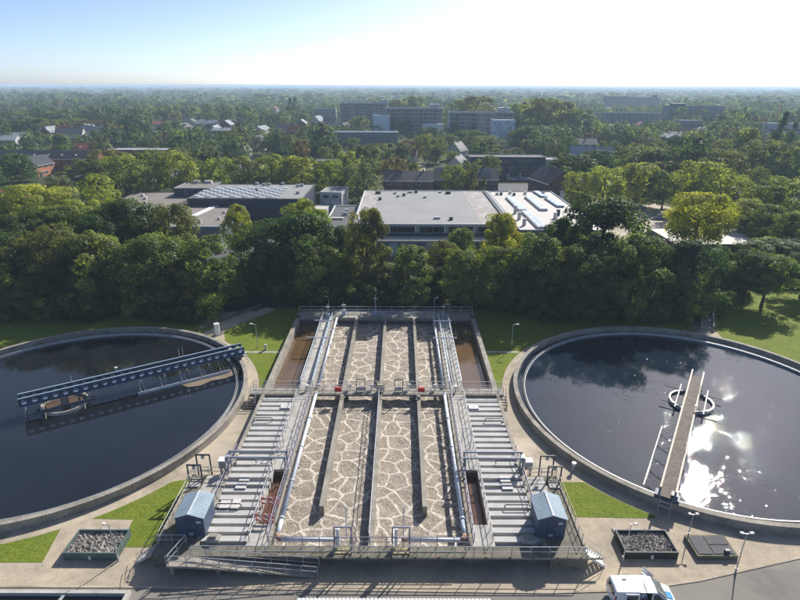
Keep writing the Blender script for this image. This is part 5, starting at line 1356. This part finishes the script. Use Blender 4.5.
HAND = [
 # belt of trees directly behind the plant, left to right
 (-4,236,96,86,'dark'),(14,246,93,66,'mid'),(45,228,97,88,'olive'),(82,234,95,84,'mid'),(58,262,92,62,'dark'),(105,258,92,50,'dark'),(26,276,90,56,'mid'),(88,278,90,44,'bright'),
 (148,236,94,86,'mid'),(203,238,95,76,'mid'),(176,262,92,54,'olive'),(228,272,96,40,'mid'),(122,200,112,78,'dark'),(168,204,113,56,'olive'),(64,205,116,90,'mid'),(20,214,112,84,'dark'),(98,215,106,66,'dark'),
 (264,222,103,70,'dark'),(300,214,104,88,'dark'),(318,247,97,66,'mid'),(336,226,106,44,'dark'),(367,209,101,46,'olive','oval'),(348,262,104,34,'dark'),(388,264,100,36,'mid'),
 (410,246,95,50,'mid','oval'),(446,242,104,42,'olive'),(462,228,112,36,'mid'),(464,250,95,54,'mid'),(436,268,98,36,'dark'),(498,246,94,62,'mid'),(540,235,94,62,'mid','oval'),(578,246,92,66,'mid'),
 (606,197,103,98,'dark'),(565,218,106,46,'dark'),(640,237,91,80,'mid'),(612,256,90,62,'mid'),(668,250,96,58,'olive'),(700,242,93,64,'blue'),(655,268,90,46,'mid'),(738,262,104,50,'mid'),(520,266,92,50,'dark'),(585,274,89,48,'dark'),(684,274,91,40,'mid'),
 (776,240,116,70,'mid'),(800,238,118,60,'dark'),(755,252,97,54,'dark','high'),(774,256,95,58,'mid','high'),(722,268,98,44,'mid'),(812,256,100,60,'dark','high'),
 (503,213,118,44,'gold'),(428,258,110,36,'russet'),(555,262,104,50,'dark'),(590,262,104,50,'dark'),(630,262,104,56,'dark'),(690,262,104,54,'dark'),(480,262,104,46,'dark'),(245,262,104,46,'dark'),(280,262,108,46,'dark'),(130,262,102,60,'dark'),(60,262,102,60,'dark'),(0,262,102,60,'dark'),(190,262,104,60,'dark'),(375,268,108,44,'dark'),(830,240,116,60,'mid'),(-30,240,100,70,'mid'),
 # trees round the factory
 (703,194,121,74,'gold','high'),(32,185,140,92,'yellow'),(76,200,132,62,'yellow'),(4,200,136,60,'yellow'),(236,206,126,36,'yellow'),(300,200,126,50,'yellow'),(95,174,158,42,'yellow'),(318,210,122,32,'bright'),
 (120,156,190,56,'yellow'),(145,150,203,46,'mid'),(172,151,198,46,'yellow'),(218,158,198,40,'yellow'),(243,157,204,42,'olive'),(270,155,202,50,'bright'),(300,157,200,54,'yellow'),(330,160,198,40,'yellow'),(358,163,193,48,'grey'),(345,152,215,40,'bright'),(365,145,240,38,'mid'),
 (395,158,216,34,'russet'),(454,165,200,28,'bright'),(484,176,191,13,'dark','cone'),(470,162,206,24,'olive'),(13,154,232,44,'dark'),(60,172,212,30,'mid'),(58,178,190,40,'grey'),(104,150,225,56,'olive'),(85,160,214,40,'mid'),(192,160,205,26,'mid'),(206,152,225,30,'dark'),
 (580,172,186,32,'yellow'),(607,167,186,46,'yellow'),(641,163,187,52,'yellow'),(668,172,182,40,'dark'),(705,162,172,58,'yellow'),(738,176,160,52,'bright'),(792,178,160,70,'yellow'),(770,205,135,50,'mid'),(797,212,125,50,'mid'),(752,200,142,50,'bright'),(778,186,150,44,'mid'),
 (574,154,212,58,'dark'),(600,150,226,44,'dark'),(640,146,230,60,'mid'),(690,136,230,62,'dark'),(660,150,222,50,'dark'),(728,150,220,54,'olive'),(745,128,262,44,'mid'),(768,140,240,50,'mid'),(792,146,230,46,'mid'),(779,111,285,13,'dark','poplar'),(790,121,290,10,'dark','poplar'),(620,206,170,30,'olive'),(590,206,172,26,'bright'),
 (478,96,480,52,'olive'),(462,100,500,36,'olive'),(540,98,430,52,'olive'),(562,101,440,50,'olive'),(520,104,440,36,'mid'),(582,108,420,40,'grey'),(470,130,385,40,'mid'),(487,136,345,46,'olive'),(535,126,360,44,'grey'),(520,130,366,26,'mid'),(412,96,640,30,'olive'),(395,100,640,24,'olive'),
 (395,130,440,18,'mid','cone'),(413,131,445,12,'dark','cone'),(422,132,445,12,'dark','cone'),(431,130,445,14,'dark','cone'),(440,132,445,12,'dark','cone'),(357,116,480,26,'olive'),(378,124,470,20,'bright'),(286,97,620,6,'dark','poplar'),(291,97,620,6,'dark','poplar'),
 (432,127,370,34,'grey'),(446,134,350,30,'mid'),(410,140,330,40,'russet'),(380,143,320,30,'russet'),(352,138,330,20,'mid'),(322,122,330,26,'russet','cone'),(25,118,420,60,'mid'),(60,112,480,60,'dark'),(10,112,500,60,'olive'),(130,115,420,24,'dark','oval'),(146,122,400,22,'dark'),(172,120,390,30,'grey'),(90,120,440,40,'russet'),(64,118,460,50,'bright'),(48,120,455,36,'bright'),
]
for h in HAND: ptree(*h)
def covered(u, vt, vb, rpx, y):
    for (a,b,c,d,yy) in KEEP:
        if y < yy and u+rpx > a and u-rpx < c and vt < d and vb > b: return True
    return False
ROADS = [(-108,150,-96,262),(48,138,98,205),(37,203,63,233),(-14,195,70,202),(3,230,15,300)]
tr = random.Random(5)
PL = [(t_[2], t_[1], t_[4]) for t_ in TREES]
tries = 0
COLW = ['mid']*8+['dark']*5+['olive']*4+['bright']*2+['grey']*4+['blue']*3+['russet']
while len(TREES) < 298 and tries < 60000:
    tries += 1
    y = 150+(345-150)*tr.random()**.7; x = tr.uniform(-.78,.78)*y
    H = tr.uniform(7.5,14.5); rad = H*tr.uniform(.34,.5)
    if any(abs(x-f[0]) < f[2]+rad*.6 and abs(y-f[1]) < f[3]+rad*.6 for f in FOOT): continue
    if any(a-1 < x < c+1 and b < y < d for a,b,c,d in ROADS): continue
    if any((x-p)**2+(y-q)**2 < (.62*(rad+r_))**2 for p,q,r_ in PL): continue
    u, vt = to_px(x, y, H); _, vb = to_px(x, y, 0); rpx = rad*F_PX/depth(y)
    if not (-20 < u < 820): continue
    if covered(u, vt, vb-2, rpx*.8, y): continue
    kind = tr.choices(['round','oval','cone'], [6,3,.7])[0]
    TREES.append([u, y, x, H, rad*(.5 if kind == 'cone' else 1), 'dark' if kind == 'cone' else tr.choice(COLW), kind]); PL.append((x,y,rad))
def zone(u, y):
    if y < 109:
        return 'behind the left tank' if u < 238 else 'behind the aeration basin' if u < 482 else 'between basin and right tank' if u < 600 else 'behind the right tank'
    if y < 150:
        return 'behind the left belt trees' if u < 210 else 'in front of the factory roofs' if u < 560 else 'beside the garage on the right'
    if y < 215:
        return 'along the left street' if u < 200 else 'behind the solar hall' if u < 375 else 'just behind the factory' if u < 565 else 'round the sandy car park'
    if y < 350:
        return 'round the far left terrace' if u < 110 else 'among houses left of solar hall' if u < 230 else 'among houses before the high-rises' if u < 420 else 'round the dark apartment row' if u < 570 else 'in the right-hand woods'
    return 'on skyline left of high-rises' if u < 340 else 'right beside the high-rises' if u < 520 else 'on skyline right of high-rises'
def ordinal(i):
    if i < 20: return ORD[i]
    return ('twenty-','thirty-','forty-')[(i+1)//10-2].rstrip('-' if (i+1) % 10 == 0 else '')+('' if (i+1) % 10 == 0 else ORD[(i+1) % 10-1]) if (i+1) % 10 else ('twentieth','thirtieth','fortieth')[(i+1)//10-2]
GR = {}
for t_ in TREES: GR.setdefault((zone(t_[0], t_[1]), t_[5], t_[6]), []).append(t_)
KW = {'round':'round-crowned','oval':'tall oval','cone':'conical','poplar':'slim poplar-like','high':'high-crowned'}
tint_rng = random.Random(9)
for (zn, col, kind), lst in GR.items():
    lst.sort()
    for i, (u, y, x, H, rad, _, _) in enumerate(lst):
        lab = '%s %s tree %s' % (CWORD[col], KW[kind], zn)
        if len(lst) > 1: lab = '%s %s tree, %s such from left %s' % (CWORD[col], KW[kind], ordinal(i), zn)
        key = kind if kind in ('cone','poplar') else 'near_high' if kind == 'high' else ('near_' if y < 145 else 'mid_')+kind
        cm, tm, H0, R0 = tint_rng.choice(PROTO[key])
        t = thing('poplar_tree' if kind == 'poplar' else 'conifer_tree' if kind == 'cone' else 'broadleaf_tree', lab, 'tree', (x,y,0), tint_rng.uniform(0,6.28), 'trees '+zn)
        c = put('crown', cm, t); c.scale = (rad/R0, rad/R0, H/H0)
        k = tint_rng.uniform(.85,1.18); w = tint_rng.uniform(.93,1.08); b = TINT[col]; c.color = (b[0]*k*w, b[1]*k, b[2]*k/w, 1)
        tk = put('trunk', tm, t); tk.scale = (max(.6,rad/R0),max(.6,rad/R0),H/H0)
        if kind == 'poplar': t.rotation_euler = (0, R(9), 0)
# bushes at the foot of the belt
br_ = random.Random(31); BL = []
for i in range(84):
    u = -10+(i%54)*15.6+br_.uniform(-5,5) if i < 54 else br_.choice([br_.uniform(0,225),br_.uniform(530,700)]); y = (br_.uniform(88,92) if u < 225 or 530 < u < 712 else br_.uniform(95,99))
    x = at_y(u, 310, y)[0]
    if math.hypot(x-CL[0], y-CL[1]) < CRAD+3.6 or math.hypot(x-CR[0], y-CR[1]) < CRAD+3.6: y += 3.5
    if u > 712: y = br_.uniform(106,112); x = at_y(u, 300, y)[0]
    if -28 < x < -17: y = 99.5
    BL.append((u, x, y, br_.choice(['mid','mid','dark','dark','olive','bright'])))
BG = {}
for b in BL: BG.setdefault((zone(b[0], b[2]), b[3]), []).append(b)
for (zn, col), lst in BG.items():
    for i, (u, x, y, _) in enumerate(sorted(lst)):
        cm, tm, H0, R0 = br_.choice(PROTO['bush']); s_ = br_.uniform(.8,1.7)
        t = thing('bush', '%s leafy bush, %s such from left %s' % (CWORD[col], ordinal(i), zn) if len(lst) > 1 else '%s leafy bush %s' % (CWORD[col], zn), 'bush', (x,y,0), br_.uniform(0,6), 'bushes at the foot of the tree belt')
        c = put('foliage', cm, t); c.scale = (s_,s_,s_*br_.uniform(.8,1.2)); k = br_.uniform(.85,1.2); b = TINT[col]; c.color = (b[0]*k,b[1]*k,b[2]*k,1)
        st_ = MB().tube([(0,0,-.05),(0,0,.9)], .07, 5).build('stem', M['bark'], t)
t = thing('hedge_bush', 'clipped square hedge behind the right back corner of the basin', 'hedge', (14.0,97.5,0))
hq, hv = leaf_cloud(NR, 2.0, 2.2, .0, 'dome', 50, 70, .26, .25); hq[...,2] = np.minimum(hq[...,2], 2.2)
c = put('foliage', quadmesh('foliage', hq, hv, M['leaf']), t); c.color = (.10,.13,.03,1); MB().tube([(0,0,-.05),(0,0,1)], .08, 5).build('stem', M['bark'], t)

# ------------------------------------------------------------------ the far wood, one mass to the horizon
FR = np.random.default_rng(123)
proto_f = [leaf_cloud(FR, 2, 1, .06, s, 18, 17, .24, .34) for s in ('round','round','round','dome')]
proto_ff = [leaf_cloud(FR, 2, 1, .05, s, 9, 7, .5, .45) for s in ('round','dome')]
tints = np.array([TINT[c] for c in COLW])*np.array([.72,.74,.95])  # leaf tints darkened and shifted to blue-grey, distance haze put into the colour
def far_wood(n, y0, y1, protos_, hr_, rf, spread):
    Qs, Vs, Ts = [], [], []
    ys = y0*(y1/y0)**FR.random(n); xs = (FR.random(n)*2-1)*.80*ys
    for x, y in zip(xs, ys):
        H = FR.uniform(*hr_)*(1.35 if math.sin(x*.013+1.3)*math.sin(y*.009) > .45 else 1); rad = H*FR.uniform(*rf)*spread(y)
        if any(abs(x-f[0]) < f[2]+rad*.5 and abs(y-f[1]) < f[3]+rad*.5 for f in FOOT): continue
        u, vt = to_px(x, y, H); vb = to_px(x, y, 0)[1]; rpx = rad*F_PX/depth(y)
        if covered(u, vt, vb, rpx*.7, y): continue
        q, v = protos_[FR.integers(len(protos_))]
        a = FR.random()*6.28; ca, sa = math.cos(a), math.sin(a)
        P = q.copy(); X = P[...,0]*ca-P[...,1]*sa; Y = P[...,0]*sa+P[...,1]*ca
        P[...,0] = X*rad+x; P[...,1] = Y*rad+y; P[...,2] *= H/2
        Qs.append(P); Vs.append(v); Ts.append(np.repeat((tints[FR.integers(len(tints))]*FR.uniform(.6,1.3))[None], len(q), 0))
    return np.concatenate(Qs), np.concatenate(Vs), np.concatenate(Ts)
A = far_wood(3600, 330, 950, proto_f, (8,15), (.42,.6), lambda y: 1.0)
B = far_wood(4200, 950, 9000, proto_ff, (10,17), (.5,.8), lambda y: 1+min(3, y/1800))
Q, Vv, Tt = (np.concatenate([a, b]) for a, b in zip(A, B))
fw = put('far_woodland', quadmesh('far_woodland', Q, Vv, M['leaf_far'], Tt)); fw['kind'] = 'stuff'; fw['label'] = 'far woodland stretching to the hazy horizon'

# ------------------------------------------------------------------ haze
hz = MB().box(-11500,11500,-500,13000,-1.5,39.5).build('haze', None); hz['kind'] = 'stuff'; hz['label'] = 'pale blue haze over the distant woods'
hm = bpy.data.materials.new('haze'); hm.use_nodes = True; nt = hm.node_tree; nt.nodes.remove(nt.nodes['Principled BSDF'])
pv = nt.nodes.new('ShaderNodeVolumePrincipled'); pv.inputs['Color'].default_value = (.62,.80,1.0,1); pv.inputs['Density'].default_value = .00025; pv.inputs['Anisotropy'].default_value = .1
nt.links.new(pv.outputs[0], nt.nodes['Material Output'].inputs['Volume']); hz.data.materials.append(hm)
